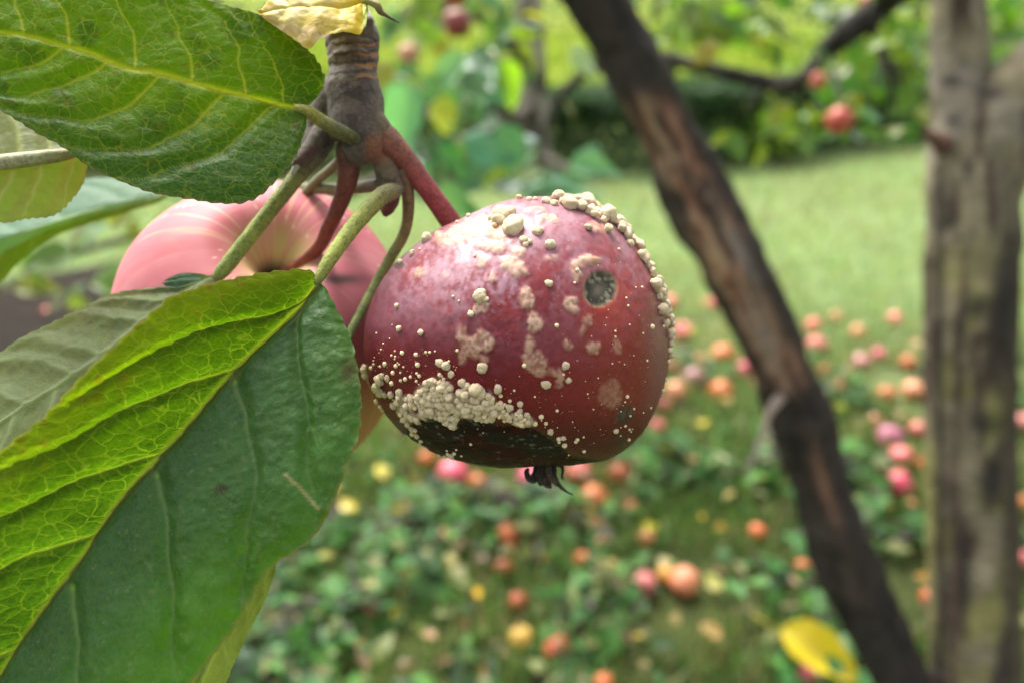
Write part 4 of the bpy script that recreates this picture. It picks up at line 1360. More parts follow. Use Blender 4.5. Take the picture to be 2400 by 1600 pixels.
# fuse the overlapping shoots into one skin
tmp = link('twig', mesh_np('twig', V, F), None)
md = tmp.modifiers.new('fuse', 'REMESH')
md.mode = 'VOXEL'
md.voxel_size = 0.00028
dg = bpy.context.evaluated_depsgraph_get()
ev = tmp.evaluated_get(dg).to_mesh()
V = np.zeros(len(ev.vertices) * 3, np.float32)
ev.vertices.foreach_get('co', V)
V = V.reshape(-1, 3).astype(float)
F = np.zeros(len(ev.polygons) * 4, np.int32)
ev.loops.foreach_get('vertex_index', F)
F = F.reshape(-1, 4)
bpy.data.objects.remove(tmp)
E = np.vstack([F[:, [0, 1]], F[:, [1, 2]], F[:, [2, 3]], F[:, [3, 0]]])
for q_ in range(4):
    acc = np.zeros_like(V)
    cnt = np.zeros(len(V))
    np.add.at(acc, E[:, 0], V[E[:, 1]])
    np.add.at(cnt, E[:, 0], 1)
    np.add.at(acc, E[:, 1], V[E[:, 0]])
    np.add.at(cnt, E[:, 1], 1)
    V = .5 * V + .5 * acc / cnt[:, None]
x, y, dpt = project(V)
f = fbm(V * 350, 51)
g_ = fbm(V * 1200, 52)
c = np.tile(np.array([.085, .066, .052]), (len(V), 1))
c = mixc(c, [.15, .125, .11], sstep(820, 780, x) * sstep(.35, .7, f) * .8)                # greyer, fuzzier left flank
c = mixc(c, [.13, .10, .045], sstep(860, 895, x) * sstep(200, 300, y) * .6)
c = mixc(c, [.035, .026, .022], sstep(.55, .70, f) * .75)
ring = sstep(85, 100, y) * sstep(196, 180, y)
c = mixc(c, [.25, .23, .21], ring * sstep(820, 790, x) * sstep(.4, .6, f) * .8)
c = mixc(c, [.30, .13, .035], ring * sstep(825, 850, x) * (np.sin(y / 4.2 + 5 * f) > .35) * .75)
c = mixc(c, [.025, .018, .015], ring * sstep(.3, .8, np.sin(y / 3.6 + x / 40 + 6 * f)) * .85)
c = mixc(c, [.20, .075, .035], sstep(300, 340, y) * sstep(845, 870, x) * sstep(930, 900, x) * sstep(400, 360, y) * .8)
c = mixc(c, [.10, .035, .03], sstep(330, 365, y) * sstep(770, 740, x) * .6)
c = mixc(c, [.5, .47, .4], sstep(48, 40, y) * sstep(845, 855, x) * .9)
c = mixc(c, [.42, .33, .2], sstep(.80, .86, g_) * .6)
V = V + 0
part(spur, 'twig', V, F, M['twig'], {'tint': c})
rod(spur, 'bud', [(920, 440, .178, 20), (915, 470, .178, 22), (906, 495, .1775, 15), (902, 508, .1775, 4)], [(.07, .03, .025), (.10, .025, .022), (.12, .03, .025)], 14, 26, .15, 500, 3, 'twig')
rod(spur, 'bud', [(700, 382, .1715, 9), (690, 398, .171, 7), (683, 410, .1705, 2)], [(.3, .27, .24), (.5, .47, .43)], 10, 16, .1, 700, 4, 'twig')


def fuzz(parent, V, out, n, lo, hi, colour, w=3.2e-5):
    """short pale hairs standing on a skin; out gives the outward direction at each vertex"""
    pick = rng.choice(len(V), n)
    b = V[pick]
    hd = out[pick] + rng.normal(0, .45, (n, 3))
    hd /= np.linalg.norm(hd, axis=1)[:, None]
    sv = np.cross(hd, FWD)
    sv /= np.linalg.norm(sv, axis=1)[:, None] + 1e-9
    L = rng.uniform(lo, hi, n)[:, None]
    HV = np.concatenate([b - sv * w, b + sv * w, b + hd * L])
    HF = np.stack([np.arange(n), np.arange(n) + n, np.arange(n) + 2 * n], 1)
    o = part(parent, 'fuzz', HV, HF, M['hair'], {'tint': np.tile(colour, (3 * n, 1))})
    o['kind'] = 'stuff'


M['hair'] = mat_foliage('plant_hair', .3, .6, .2)
cen = P(830, 250, .178)
od_ = V - (cen + ((V - cen) @ UP)[:, None] * UP)
od_ /= np.linalg.norm(od_, axis=1)[:, None] + 1e-9
fuzz(spur, V, od_, 3000, .0004, .0011, [.30, .27, .23])
for lf, n in ((lfA, 900), (lfB, 2600), (lfC, 2400), (lfG, 1500)):
    pt = [c_ for c_ in lf.children if c_.name.startswith('petiole')][0]
    vv = np.zeros(len(pt.data.vertices) * 3, np.float32)
    pt.data.vertices.foreach_get('co', vv)
    vn = np.zeros(len(pt.data.vertices) * 3, np.float32)
    pt.data.vertices.foreach_get('normal', vn)
    vv, vn = vv.reshape(-1, 3)[:-2] + origin(pt), vn.reshape(-1, 3)[:-2]
    fuzz(lf, vv, vn, n, .00025, .0007, [.40, .43, .22], 1.8e-5)

# ================================================================== pink apple behind
PC = P(622, 790, .216)
PR = .0415
axis = RIGHT * .0121 + UP * .0215 - FWD * .029
axis /= np.linalg.norm(axis)
ex = np.cross(axis, UP)
ex /= np.linalg.norm(ex)
ey = np.cross(axis, ex)
V, F = revolve(PROFILE, 150, 190, .012, 2, .035)
loc = V.copy()
V = PC + PR * (V[:, :1] * ex + V[:, 1:2] * ey + V[:, 2:3] * axis)
th = np.arctan2(loc[:, 1], loc[:, 0])
rr = np.hypot(loc[:, 0], loc[:, 1])
x, y, _ = project(V)
st = fbm(np.column_stack([np.cos(th) * 9, np.sin(th) * 9, loc[:, 2] * 1.2]), 111)
bl = fbm(loc * 2.2, 112)
c = np.tile(np.array([.49, .145, .17]), (len(V), 1))
c = mixc(c, [.60, .25, .26], sstep(.45, .7, bl) * .8)
c = mixc(c, [.46, .10, .125], sstep(.42, .68, st * .6 + bl * .4) * .6)
c = mixc(c, [.66, .42, .24], sstep(.62, .74, fbm(np.column_stack([np.cos(th) * 22, np.sin(th) * 22, loc[:, 2] * 2]), 113)) * .5)
topz = (loc[:, 2] > .3)
c = mixc(c, [.46, .36, .16], sstep(.34, .13, rr) * topz * (.55 + .45 * sstep(.4, .6, st)))
c = mixc(c, [.05, .04, .02], sstep(.11, .05, rr) * topz)
c = mixc(c, [.035, .035, .03], np.exp(-(((x - 800) / 60) ** 2 + ((y - 655) / 14) ** 2)) * .9)      # dark russet smear by the cavity
c = mixc(c, [.50, .27, .12], sstep(850, 1000, y) * .85)                                            # tan lower side never blushed
for q_ in range(160):                                                                           # pale lenticels
    k_ = rng.integers(0, len(V))
    d = np.linalg.norm(V - V[k_], axis=1)
    c = mixc(c, [.72, .50, .42], sstep(.00045, .0002, d) * .8)
k = NT('pink_apple_skin')
co = k.coord()
n1 = k.noise(co, 900.0, 4)
M['pink'] = k.done(k.pbsdf(k.attr('tint'), k.math('ADD', .5, k.math('MULTIPLY', n1, .12)), .22, k.bump(k.noise(co, 160.0, 3), .08, .002),
                           Subsurface_Weight=.12, Subsurface_Radius=(.006, .002, .0015), Subsurface_Scale=1.0))
pink = empty('apple', PC - axis * PR, 'sound pale pink apple hanging behind the rotten one', 'apple')
part(pink, 'body', V, F, M['pink'], {'tint': c})
q = PC + axis * PR * .60
qx, qy, qd = project(q[None])
rod(pink, 'stalk', [(qx[0], qy[0], qd[0], 15), (738, 590, (qd[0] + .184) / 2, 15), (772, 530, .183, 17), (800, 470, .1805, 20), (815, 420, .179, 24), (818, 385, .178, 28), (818, 355, .1775, 30), (820, 335, .178, 24)],
    [(.10, .035, .02), (.24, .06, .03), (.24, .05, .03), (.22, .045, .03), (.16, .045, .03), (.09, .05, .04)], 18, 60, .06)

# ================================================================== the rotten apple
HC_PX, HC_PY, HD = 810 / 2.064 + 820, 740 / 2.064 + 420, .178
HC = P(HC_PX, HC_PY, HD)
SIL = np.array([(860, 97), (1000, 96), (1150, 130), (1270, 200), (1375, 318), (1450, 435), (1505, 550), (1538, 680), (1540, 820), (1522, 960), (1478, 1090), (1400, 1235), (1290, 1328), (1180, 1372),
                (1060, 1388), (960, 1390), (880, 1396), (700, 1396), (560, 1375), (430, 1338), (300, 1262), (200, 1160), (122, 1040), (82, 920), (72, 800), (90, 660), (140, 530), (230, 410), (340, 310), (440, 244), (520, 212), (620, 162), (740, 118)], float)
dx, dy = (SIL[:, 0] - 810) / 2.064, -(SIL[:, 1] - 740) / 2.064
sa, sr = np.arctan2(dy, dx), np.hypot(dx, dy) / FPX * HD * .995
od = np.argsort(sa)
sa, sr = sa[od], sr[od]
sa = np.concatenate([sa - 2 * np.pi, sa, sa + 2 * np.pi])
sr = np.tile(sr, 3)
ga = np.linspace(-np.pi, np.pi, 721)
gr = np.interp(ga, sa, sr)
kern = np.hanning(31)
kern /= kern.sum()
gr = np.convolve(np.concatenate([gr[:-1]] * 3), kern, 'same')[720:1441]
vw_ = (HC - CAM) / np.linalg.norm(HC - CAM)
hu = RIGHT - vw_ * (RIGHT @ vw_)
hu /= np.linalg.norm(hu)
hv_ = np.cross(hu, vw_)
if hv_ @ UP < 0:
    hv_ = -hv_
import bmesh
bm = bmesh.new()
bmesh.ops.create_icosphere(bm, subdivisions=7, radius=1)
D = np.array([v.co[:] for v in bm.verts])
HF_ = np.array([[v.index for v in f.verts] for f in bm.faces])
bm.free()
D /= np.linalg.norm(D, axis=1)[:, None]
phi = np.arctan2(D[:, 1], D[:, 0])
rad = np.interp(phi, ga, gr)
cs = np.hypot(D[:, 0], D[:, 1])
mean_r = gr.mean()
rad = mean_r + (rad - mean_r) * sstep(0, .85, cs)      # traced outline fades to a plain round front and back
RW = .0335
HV = HC + hu * (rad * D[:, 0])[:, None] + hv_ * (rad * D[:, 1])[:, None] - vw_ * (RW * D[:, 2])[:, None]
HN = hu * (D[:, 0] / rad)[:, None] + hv_ * (D[:, 1] / rad)[:, None] - vw_ * (D[:, 2] / RW)[:, None]
HN /= np.linalg.norm(HN, axis=1)[:, None]


def dent(p, depth, width):
    global HV
    d = np.linalg.norm(HV - p, axis=1)
    HV = HV - HN * (depth * np.exp(-(d / width) ** 2))[:, None]


def c1(X, Y):
    return X / 2.064 + 820, Y / 2.064 + 420


dent(P(*c1(960, 1385), HD + .001), .0018, .0055)          # calyx basin
dent(P(*c1(500, 215), HD + .014), .006, .010)             # stalk cavity on the far shoulder
px_, py_, _ = project(HV)
CX, CY = (px_ - 820) * 2.064, (py_ - 420) * 2.064           # coordinates of the close-up the marks were measured in
front = D[:, 2] > -.25


def nz2(sx, sy, seed, o=4):
    return fbm(np.column_stack([CX / sx, CY / sy, D[:, 2] * 3 + 0 * CX]), seed, o)


wx = (nz2(46, 46, 201) - .5) * 50
wy = (nz2(46, 46, 202) - .5) * 50
wx2 = (nz2(14, 14, 203) - .5) * 16
wy2 = (nz2(14, 14, 204) - .5) * 16
QX, QY = CX + wx + wx2, CY + wy + wy2


def blob(cx, cy, rx, ry, rot=0, soft=.17):
    a = math.radians(rot)
    ux, uy = QX - cx, QY - cy
    u_ = (ux * math.cos(a) + uy * math.sin(a)) / rx
    v_ = (-ux * math.sin(a) + uy * math.cos(a)) / ry
    return sstep(1 + soft, 1 - soft, np.hypot(u_, v_)) * front


# ---- skin colours
n1, n2_, n3_ = nz2(150, 150, 211), nz2(48, 60, 212), nz2(16, 22, 213)
fine = nz2(6, 7, 214, 3)
c = np.tile(np.array([.19, .018, .022]), (len(HV), 1))
c = mixc(c, [.235, .095, .115], sstep(640, 120, CY) * .9)                                  # dusty mauve upper half
c = mixc(c, [.15, .04, .062], sstep(520, 150, CX) * sstep(320, 620, CY) * .8)              # purple left flank
c = mixc(c, [.13, .005, .012], sstep(620, 860, CY) * sstep(1100, 650, CX) * .85)           # deep crimson
c = mixc(c, [.20, .032, .024], sstep(1000, 1300, CX) * sstep(500, 900, CY) * .8)           # brownish right flank
c = mixc(c, [.36, .03, .010], np.exp(-(((CX - 1275) / 150) ** 2 + ((CY - 600) / 190) ** 2)) * .95)   # orange-red halo round the dark spot
c = mixc(c, [.20, .085, .085], sstep(1380, 1520, CX) * .7)
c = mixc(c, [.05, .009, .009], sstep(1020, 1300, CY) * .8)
c = mixc(c, [.24, .03, .03], sstep(.5, .68, n2_) * sstep(1000, 500, CY) * .55)
bloom_sheen = sstep(.40, .64, n1 * .5 + n3_ * .5) * np.clip(sstep(900, 300, CY) * .7 + np.exp(-(((CX - 640) / 330) ** 2 + ((CY - 480) / 210) ** 2)) * .8, 0, 1.3)  # waxy bloom, plus a mauve ellipse painting the soft highlight
c = mixc(c, [.40, .24, .29], np.clip(bloom_sheen * .62, 0, 1))
c = mixc(c, [.09, .012, .04], sstep(.56, .72, nz2(26, 14, 215)) * np.exp(-(((CX - 680) / 200) ** 2 + ((CY - 720) / 110) ** 2)) * .8)
c = mixc(c, [.27, .03, .045], sstep(.58, .72, nz2(24, 12, 216)) * np.exp(-(((CX - 700) / 170) ** 2 + ((CY - 740) / 90) ** 2)) * .9)
c = c * (.72 + .56 * fine)[:, None]
# ---- corky tan scars
tan = np.zeros(len(HV))
for cx, cy, rx, ry, rot, s in ((560, 255, 150, 42, -18, .75), (620, 225, 70, 40, -15, .85), (690, 330, 78, 26, 8, .8), (800, 430, 66, 42, 28, .95), (815, 352, 38, 30, 0, .75), (855, 575, 33, 52, 0, .95), (895, 695, 34, 52, -14, .8),
                               (1072, 605, 36, 38, 0, .95), (1140, 690, 30, 26, 0, .55), (1125, 735, 16, 22, 0, .5), (1180, 812, 28, 32, 0, .65), (1052, 806, 24, 34, 0, .65), (868, 800, 24, 46, 0, .6), (895, 880, 66, 46, 20, .6),
                               (945, 935, 70, 18, 0, .5), (1015, 960, 20, 46, 8, .5), (640, 782, 58, 46, 10, .75), (545, 765, 26, 58, -22, .6), (590, 830, 50, 22, 30, .6), (655, 870, 18, 26, 0, .5), (1092, 440, 28, 46, 0, .95), (1155, 398, 62, 28, -12, .95),
                               (965, 195, 46, 24, 8, .8), (640, 398, 26, 30, 0, .6), (340, 447, 26, 26, 0, .55), (635, 612, 44, 28, 0, .9), (1290, 812, 20, 36, 0, .4), (1260, 1040, 56, 66, 0, .28), (550, 865, 24, 30, 0, .45), (1215, 235, 66, 24, 12, .6),
                               (980, 380, 34, 18, 0, .5), (465, 470, 14, 16, 0, .4), (690, 488, 16, 18, 0, .7), (455, 290, 40, 30, 0, .6), (900, 150, 60, 12, 0, .4), (720, 245, 60, 50, 0, .5)):
    tan = np.maximum(tan, s * blob(cx, cy, rx, ry, rot))
grain = nz2(5, 5, 221, 3)
tan = tan * (.45 + .85 * sstep(.38, .58, grain))
tan = np.clip(tan, 0, 1)
c = mixc(c, [.60, .40, .29], tan * .95)
c = mixc(c, [.33, .15, .06], blob(712, 262, 42, 36) * sstep(.4, .6, n3_) * .85)
c = mixc(c, [.34, .16, .055], (blob(1190, 400, 26, 22) + blob(1120, 470, 16, 16)) * .5)
c = mixc(c, [.38, .20, .10], np.clip(tan * (1 - tan) * 3, 0, 1) * .35)
# ---- felt of mould under the crowded pustules
felt = np.clip(blob(410, 1075, 105, 105) + blob(610, 1090, 100, 75, 20) + blob(790, 1145, 110, 32, 22) + .8 * blob(285, 1120, 50, 75, -25), 0, 1)
felt *= sstep(.36, .50, nz2(22, 22, 224))
c = mixc(c, [.60, .49, .33], felt * .85)
# ---- rot patches
a_ = math.radians(-20)
ux, uy = CX - 1213 + wx2 * .8, CY - 530 + wy2 * .8
eu = (ux * math.cos(a_) - uy * math.sin(a_)) / 80 + (wx * .0025)
evv = (ux * math.sin(a_) + uy * math.cos(a_)) / 92
er = np.hypot(eu, evv)
er = np.where(front, er, 9)
c = mixc(c, [.26, .16, .10], sstep(1.08, .98, er))
c = mixc(c, [.085, .080, .060], sstep(.97, .88, er))
spk = sstep(.5, .62, nz2(5.5, 5.5, 231, 2))
c = mixc(c, [.24, .23, .16], sstep(.95, .85, er) * sstep(.40, .58, er) * spk * .95)
c = mixc(c, [.035, .033, .025], sstep(.95, .85, er) * sstep(.40, .58, er) * (1 - spk) * .6)
c = mixc(c, [.17, .13, .10], sstep(.34, .12, np.hypot(eu + .02, evv - .06)) * .9)
d2 = blob(1330, 1132, 40, 52, 25, .2)
c = mixc(c, [.045, .035, .026], d2 * .85)
c = mixc(c, [.20, .15, .10], d2 * spk * .35)
c = mixc(c, [.05, .035, .028], blob(1310, 1275, 30, 40) * .7)
edge = np.interp(CX, [0, 200, 330, 420, 500, 560, 700, 880, 1000, 1080, 1200, 1400], [1500, 1300, 1150, 1165, 1200, 1150, 1180, 1195, 1270, 1330, 1360, 1420])
blk = sstep(-14, 26, CY - edge + wx * .6 + wx2) * front
c = mixc(c, [.016, .0085, .007], blk * (.62 + .36 * sstep(.38, .58, nz2(90, 40, 243))))
greyrot = blob(430, 1205, 100, 62, 12) + blob(820, 1270, 190, 42, 4) + blob(930, 1325, 120, 30) + blob(620, 1180, 90, 30)
c = mixc(c, [.019, .017, .014], np.clip(greyrot, 0, 1) * .8)
c = mixc(c, [.22, .22, .20], blk * sstep(.72, .80, nz2(5, 5, 241, 2)) * .6)
c = mixc(c, [.035, .03, .025], blob(240, 415, 26, 22, -40) * .8)
# ---- relief
h = .0009 * felt * (.4 + .9 * nz2(13, 13, 225)) + .00042 * tan + .0004 * (n2_ - .5) + .00012 * (fine - .5)
h += .00035 * (nz2(28, 12, 251) - .5) * 2 * np.exp(-(((CX - 680) / 190) ** 2 + ((CY - 730) / 120) ** 2))
h += -.0007 * sstep(1.05, .8, er) + .00014 * sstep(.95, .85, er) * sstep(.4, .6, er) * spk
h += -.0008 * blk * (.6 + .8 * (nz2(80, 22, 252) - .3)) + .00022 * blk * (nz2(9, 6, 253) - .5)
HV = HV + HN * h[:, None]
rgh = .36 + .22 * tan + .35 * sstep(1.05, .9, er) + .12 * blk + .12 * bloom_sheen + .1 * d2
k = NT('rotten_apple_skin')
co = k.coord()
sp = k.voro(co, 900.0).outputs['Distance']
sn = k.noise(co, 260.0, 3)
spm = k.math('MULTIPLY', k.ramp(sp, [(.06, 1.0), (.16, 0.0)]), k.ramp(sn, [(.5, 0.0), (.62, .8)]))
cc = k.mix(spm, k.attr('tint'), (.46, .25, .19, 1))
fn = k.noise(co, 2600.0, 4, .7)
cc = k.mix(k.ramp(fn, [(.35, .35), (.6, 0.0)]), cc, k.mix(1.0, cc, (.55, .5, .55, 1), 'MULTIPLY'))
nb = k.bump(k.noise(co, 1500.0, 4, .6), .12, .0003)
M['rotten'] = k.done(k.pbsdf(cc, k.attr('rgh', 'Fac'), k.attr('spc', 'Fac'), nb, Subsurface_Weight=.06, Subsurface_Radius=(.004, .001, .001), Subsurface_Scale=1.0))
rot = empty('rotten_apple', HC - UP * .035, 'rotten dark red apple covered in cream mould pustules', 'apple')
part(rot, 'body', HV, HF_, M['rotten'], {'tint': np.clip(c, 0.002, 1), 'rgh': rgh, 'spc': .34 - .26 * np.clip(blk + sstep(1.05, .95, er) + .5 * tan, 0, 1)})
rod(rot, 'stalk', [(855, 318, .178, 30), (892, 322, .1775, 37), (920, 345, .1775, 33), (955, 382, .1785, 27), (1010, 455, .181, 24), (1055, 518, .185, 25), (1075, 548, .188, 24), (1095, 580, .192, 20)],
    [(.09, .045, .03), (.17, .065, .035), (.21, .06, .04), (.26, .05, .05), (.25, .045, .05), (.17, .035, .04), (.12, .03, .03)], 22, 70, .05)

# ---- calyx: dried sepals
cal = []


def strip(rows, w, c0):
    q = spline(px_path(rows), 24)
    V, F, S, T = tube(q[:, :3], q[:, 3], 10, .35, 700, len(cal))
    f = fbm(V * 1500, 7)
    return part(rot, 'sepal', V, F, M['twig'], {'tint': mixc(np.tile(np.array(c0), (len(V), 1)), [.10, .075, .05], sstep(.5, .7, f) * .6)})


def k1(X, Y, dd, r):
    a_, b_ = c1(X, Y)
    return (a_, b_, HD - .002 + dd, r / 2.064)


strip([k1(940, 1375, 0, 36), k1(935, 1420, 0, 34), k1(945, 1455, -.001, 28), k1(965, 1482, -.001, 14), k1(975, 1490, -.001, 4)], 1, (.022, .015, .011))
strip([k1(905, 1380, .001, 18), k1(900, 1430, 0, 24), k1(885, 1452, -.001, 18), k1(862, 1440, -.002, 14), k1(855, 1412, -.002, 13), k1(866, 1398, -.002, 7)], 1, (.020, .014, .011))
strip([k1(985, 1380, .001, 18), k1(985, 1430, -.001, 18), k1(1005, 1470, -.002, 12), k1(1040, 1503, -.002, 7), k1(1078, 1524, -.001, 3)], 1, (.045, .035, .024))
strip([k1(1000, 1372, .003, 16), k1(1030, 1395, .003, 9), k1(1026, 1440, .003, 6), k1(1040, 1452, .003, 2)], 1, (.03, .022, .015))
strip([k1(915, 1400, .002, 16), k1(920, 1455, .001, 16), k1(925, 1480, .0005, 6)], 1, (.025, .018, .012))
strip([k1(960, 1385, -.002, 14), k1(965, 1430, -.003, 16), k1(990, 1462, -.0035, 12), k1(1000, 1482, -.0035, 4)], 1, (.05, .036, .022))

# ---- mould pustules
bvh = BVHTree.FromPolygons([Vector(v) for v in HV], HF_.tolist())


def surf(X, Y):
    a_, b_ = c1(X, Y)
    d = Vector(P(a_, b_, 1.0) - CAM).normalized()
    loc_, nor, _, _ = bvh.ray_cast(Vector(CAM), d)
    if loc_ is None:
        loc_, nor, _, _ = bvh.find_nearest(Vector(P(a_, b_, HD + .002)))
    return loc_, nor


big = []          # X, Y, radius in close-up pixels


def add(lst):
    big.extend(lst)


add([(820, 93, 14), (868, 102, 12), (898, 100, 11), (950, 113, 20), (988, 124, 18), (1028, 118, 14), (1056, 135, 30), (1112, 145, 24), (1068, 78, 25), (1040, 84, 14), (1105, 90, 27), (1145, 110, 34), (1185, 120, 27), (1220, 140, 28), (1160, 168, 18),
     (1176, 180, 18), (1195, 160, 14), (1240, 185, 32), (1272, 172, 26), (1272, 208, 17), (1222, 205, 14), (1300, 208, 24), (1305, 235, 20), (1328, 222, 22), (1342, 250, 18), (1360, 262, 18), (1375, 285, 20), (1392, 302, 22), (1410, 330, 14), (1430, 352, 22),
     (1445, 378, 22), (1408, 318, 16), (1462, 405, 18), (1460, 425, 20), (1475, 442, 18), (1482, 470, 14), (1462, 512, 22), (1480, 535, 18), (1505, 500, 22), (1512, 530, 26), (1490, 568, 14), (1525, 570, 20), (1536, 600, 22), (1500, 632, 22), (1515, 645, 14),
     (1545, 632, 22), (1520, 698, 14), (1552, 668, 18), (1548, 700, 14), (1540, 745, 18), (1552, 770, 13), (1545, 795, 14), (1542, 825, 12), (1546, 850, 14), (1538, 880, 9), (1542, 915, 13), (1538, 945, 11), (1528, 965, 8), (1512, 1020, 8), (1508, 1048, 9), (1492, 1090, 9),
     (1352, 312, 17), (1245, 245, 16), (1152, 240, 13), (1300, 340, 6), (1412, 524, 7), (1336, 576, 6), (1460, 714, 10), (1352, 704, 5)])
add([(735, 182, 44), (770, 172, 32), (720, 205, 30), (795, 238, 46), (770, 245, 30), (684, 194, 14), (700, 225, 12), (905, 253, 24), (925, 248, 12), (842, 300, 20), (866, 306, 14), (850, 318, 12), (970, 320, 23), (380, 290, 25), (362, 300, 14), (305, 360, 15), (246, 402, 12),
     (575, 180, 10), (520, 210, 8), (632, 572, 30), (655, 585, 14), (586, 653, 15), (963, 507, 17), (950, 500, 8), (240, 723, 14), (345, 741, 14), (229, 612, 10), (1000, 708, 9), (1088, 502, 7), (1100, 440, 9), (255, 840, 9), (130, 745, 5), (163, 795, 5), (205, 705, 4), (203, 852, 5),
     (322, 848, 10), (172, 892, 11), (225, 902, 11), (330, 896, 12), (437, 886, 18), (468, 901, 20), (492, 940, 15), (436, 944, 11), (642, 910, 24), (628, 926, 8), (845, 900, 11), (1042, 899, 17), (1032, 944, 7), (948, 990, 20), (1056, 970, 14), (718, 1008, 20), (730, 1045, 9),
     (823, 1084, 14), (774, 1070, 10), (775, 1098, 16), (895, 1050, 6), (1340, 1050, 8), (1285, 1214, 13), (925, 1146, 11), (948, 1178, 9), (970, 1217, 15), (1010, 1252, 10), (1030, 1248, 13), (1038, 1282, 12), (1012, 1268, 7), (1100, 1256, 10), (1092, 1266, 8), (1132, 1312, 8),
     (1060, 1330, 5), (1348, 1256, 7), (585, 1278, 7), (1283, 735, 6), (1283, 762, 6), (455, 965, 9), (338, 950, 9), (325, 938, 7), (295, 955, 7), (270, 965, 9), (248, 972, 8), (210, 935, 9), (148, 905, 7), (105, 912, 10)])
# a dense double band over the far shoulder
for q_ in range(64):
    f_ = random.random() ** .8
    X = np.interp(f_, [0, .18, .36, .55, .75, 1], [1010, 1150, 1290, 1400, 1490, 1545])
    Y = np.interp(f_, [0, .18, .36, .55, .75, 1], [92, 112, 200, 330, 500, 760])
    add([(X + random.uniform(-22, 14), Y + random.uniform(-16, 22), random.uniform(11, 24) * (1.1 - .4 * f_))])
# crowded left margin
add([(78, 918, 20), (84, 945, 20), (96, 1000, 20), (90, 978, 16), (150, 972, 24), (142, 1002, 22), (152, 1028, 22), (184, 962, 15), (160, 950, 14), (172, 1040, 14), (140, 1040, 12), (205, 985, 12), (118, 1050, 10), (132, 1072, 11), (150, 1098, 10), (160, 1115, 8), (186, 1160, 15), (204, 1190, 15), (222, 1205, 9), (252, 1225, 13),
     (205, 1037, 15), (245, 1030, 18), (240, 1055, 15), (215, 1092, 17), (238, 1085, 16), (278, 1062, 13), (302, 1058, 17), (290, 1046, 10), (275, 1095, 16), (300, 1088, 18), (315, 1102, 12), (258, 1118, 15), (245, 1135, 12), (282, 1132, 18), (300, 1148, 18), (268, 1160, 18), (285, 1180, 14), (322, 1150, 17), (330, 1170, 13), (300, 1200, 14), (318, 1210, 12), (325, 1238, 14), (305, 1228, 12),
     (345, 1262, 9), (338, 1275, 6), (440, 1345, 12), (460, 1338, 11), (430, 1330, 10), (490, 1332, 14), (475, 1325, 10), (505, 1322, 9), (515, 1305, 5), (540, 1335, 5), (415, 1335, 6), (495, 1345, 8), (450, 1352, 9), (470, 1310, 6)])


def inside(X, Y, poly):
    r = False
    n = len(poly)
    for a_ in range(n):
        x0, y0 = poly[a_]
        x1, y1 = poly[(a_ + 1) % n]
        if (y0 > Y) != (y1 > Y) and X < (x1 - x0) * (Y - y0) / (y1 - y0) + x0:
            r = not r
    return r


def crowd(poly, n, r0, r1, gap):
    poly = np.array(poly, float)
    got = []
    for _ in range(n * 40):
        X, Y = random.uniform(poly[:, 0].min(), poly[:, 0].max()), random.uniform(poly[:, 1].min(), poly[:, 1].max())
        r = random.uniform(r0, r1)
        if inside(X, Y, poly) and all((X - g[0]) ** 2 + (Y - g[1]) ** 2 > (gap * (r + g[2])) ** 2 for g in got):
            got.append((X, Y, r))
            if len(got) >= n:
                break
    return got


c_main = crowd([(345, 1010), (400, 970), (470, 975), (490, 1020), (502, 1095), (530, 1120), (515, 1190), (470, 1175), (410, 1150), (340, 1120), (325, 1060)], 64, 12, 21, .52)
c_right = crowd([(530, 1030), (560, 1000), (620, 1010), (690, 1060), (700, 1130), (690, 1165), (620, 1160), (560, 1130), (520, 1080)], 40, 11, 22, .55)
c_tail = crowd([(690, 1075), (740, 1075), (800, 1115), (870, 1150), (900, 1185), (880, 1195), (790, 1175), (730, 1160), (695, 1110)], 30, 8, 15, .58)
add(c_main + c_right + c_tail)
add([(545, 980, 18), (570, 995, 17), (612, 1020, 28), (645, 1040, 22), (405, 985, 16)])

PUST = []
for s in range(5):
    bm = bmesh.new()
    bmesh.ops.create_icosphere(bm, subdivisions=3, radius=1)
    Vp = np.array([v.co[:] for v in bm.verts])
    Fp = np.array([[v.index for v in f.verts] for f in bm.faces])
    bm.free()
    nn = fbm(Vp * 1.7 + s * 9, s + 300, 3) - .5
    n5 = fbm(Vp * 6 + s * 5, s + 310, 2) - .5
    Vp = Vp * (1 + .75 * nn + .16 * n5)[:, None]
    me = mesh_np('pustule', Vp, Fp)
    PUST.append(me)
k = NT('mould_pustule')
co = k.coord()
pn = k.noise(co, 6.0, 5, .7)
rdm = k.n('ObjectInfo').outputs['Random']
pc = k.mix(k.ramp(pn, [(.3, 0.0), (.7, 1.0)]), (.70, .55, .33, 1), (.86, .73, .50, 1))
pc = k.mix(k.math('MULTIPLY', rdm, .45), pc, (.68, .53, .32, 1))
M['mould'] = k.done(k.pbsdf(pc, .9, .15, k.bump(k.noise(co, 11.0, 5, .75), .5, .12), Sheen_Weight=.2))
for me in PUST:
    me.materials.append(M['mould'])
big.sort(key=lambda g: -g[2])
specks = []
ro = origin(rot)
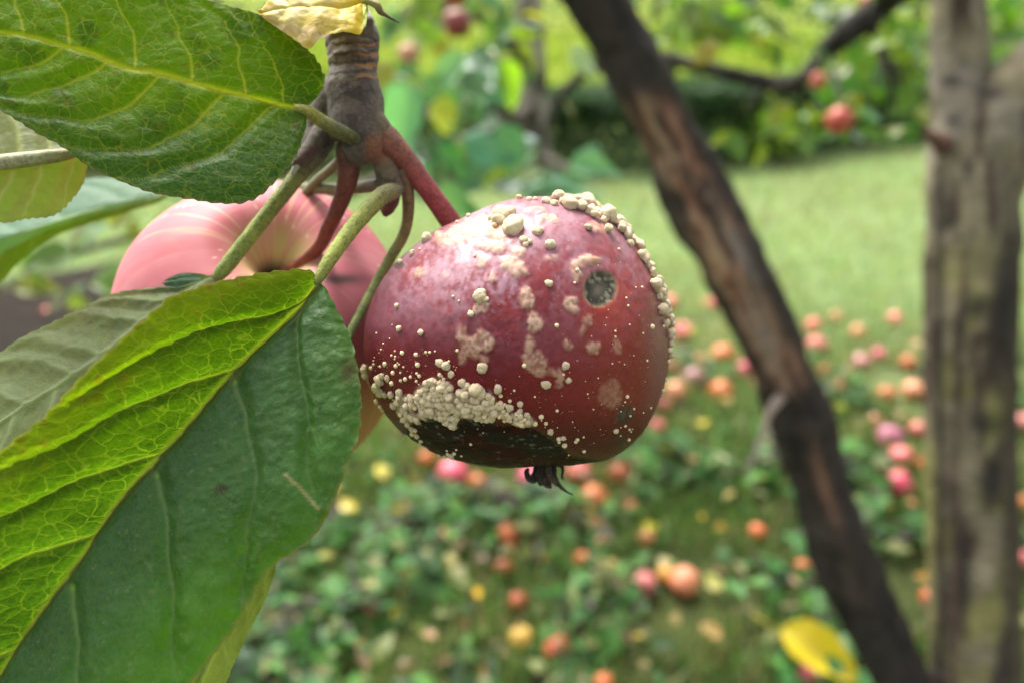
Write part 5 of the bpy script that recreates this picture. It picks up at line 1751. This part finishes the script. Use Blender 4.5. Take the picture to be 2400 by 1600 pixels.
for idx, (X, Y, r) in enumerate(big):
    loc_, nor = surf(X, Y)
    depth_ = (np.array(loc_) - CAM) @ FWD
    rm = 1.14 * r / 2.064 / FPX * depth_
    if idx >= 285:
        specks.append((np.array(loc_), np.array(nor), rm))
        continue
    o = bpy.data.objects.new('pustule', PUST[idx % 5])
    col.objects.link(o)
    crowdy = idx and ((X < 900 and Y > 960))
    rim = X > 990 and (Y < 300 or X > 1380)
    if rim:
        rm *= 1.18
    lift = rm * (random.uniform(.1, .7) if crowdy else random.uniform(.45, .75) if rim else random.uniform(.2, .4))
    qn = Vector(nor).to_track_quat('Z', 'Y')
    from_q = Matrix.Rotation(random.uniform(0, 6.28), 3, 'Z')
    rotm = qn.to_matrix() @ from_q
    e_ = random.uniform(.86, 1.16)
    o.matrix_world = Matrix.LocRotScale(None, rotm, Vector((rm * e_, rm / e_, rm * random.uniform(.75, .95))))
    o.parent = rot
    o.location = np.array(loc_) + np.array(nor) * lift - ro
# the smallest specks, too many to count
for _ in range(320):
    u_ = random.random()
    if u_ < .30:
        X, Y = random.uniform(110, 520), random.uniform(820, 1010)
    elif u_ < .42:
        X, Y = random.uniform(150, 340), random.uniform(1020, 1290)
    elif u_ < .60:
        X, Y = random.gauss(1150, 190), random.gauss(1150, 110)
    elif u_ < .80:
        X, Y = random.uniform(1200, 1540), random.uniform(400, 1250)
    elif u_ < .92:
        X, Y = random.uniform(480, 960), random.uniform(1010, 1230)
    else:
        X, Y = random.uniform(150, 1400), random.uniform(300, 1300)
    loc_, nor = surf(X, Y)
    if loc_ is None:
        continue
    rm = max(1.3, min(7, random.expovariate(1 / 2.6))) / 2.064 / FPX * .155
    specks.append((np.array(loc_), np.array(nor), rm))
bm = bmesh.new()
bmesh.ops.create_icosphere(bm, subdivisions=2, radius=1)
Vp = np.array([v.co[:] for v in bm.verts])
Fp = np.array([[v.index for v in f.verts] for f in bm.faces])
bm.free()
pcs = [(l + n_ * r * .3 + Vp * r * np.array([1, 1, 1]) * random.uniform(.85, 1.15), Fp, None) for l, n_, r in specks]
V, F, _ = merge(pcs)
k = NT('mould_speck')
M['speck'] = k.done(k.pbsdf((.74, .60, .38, 1), .9, .2))
o = part(rot, 'mould_specks', V, F, M['speck'])
o['kind'] = 'stuff'
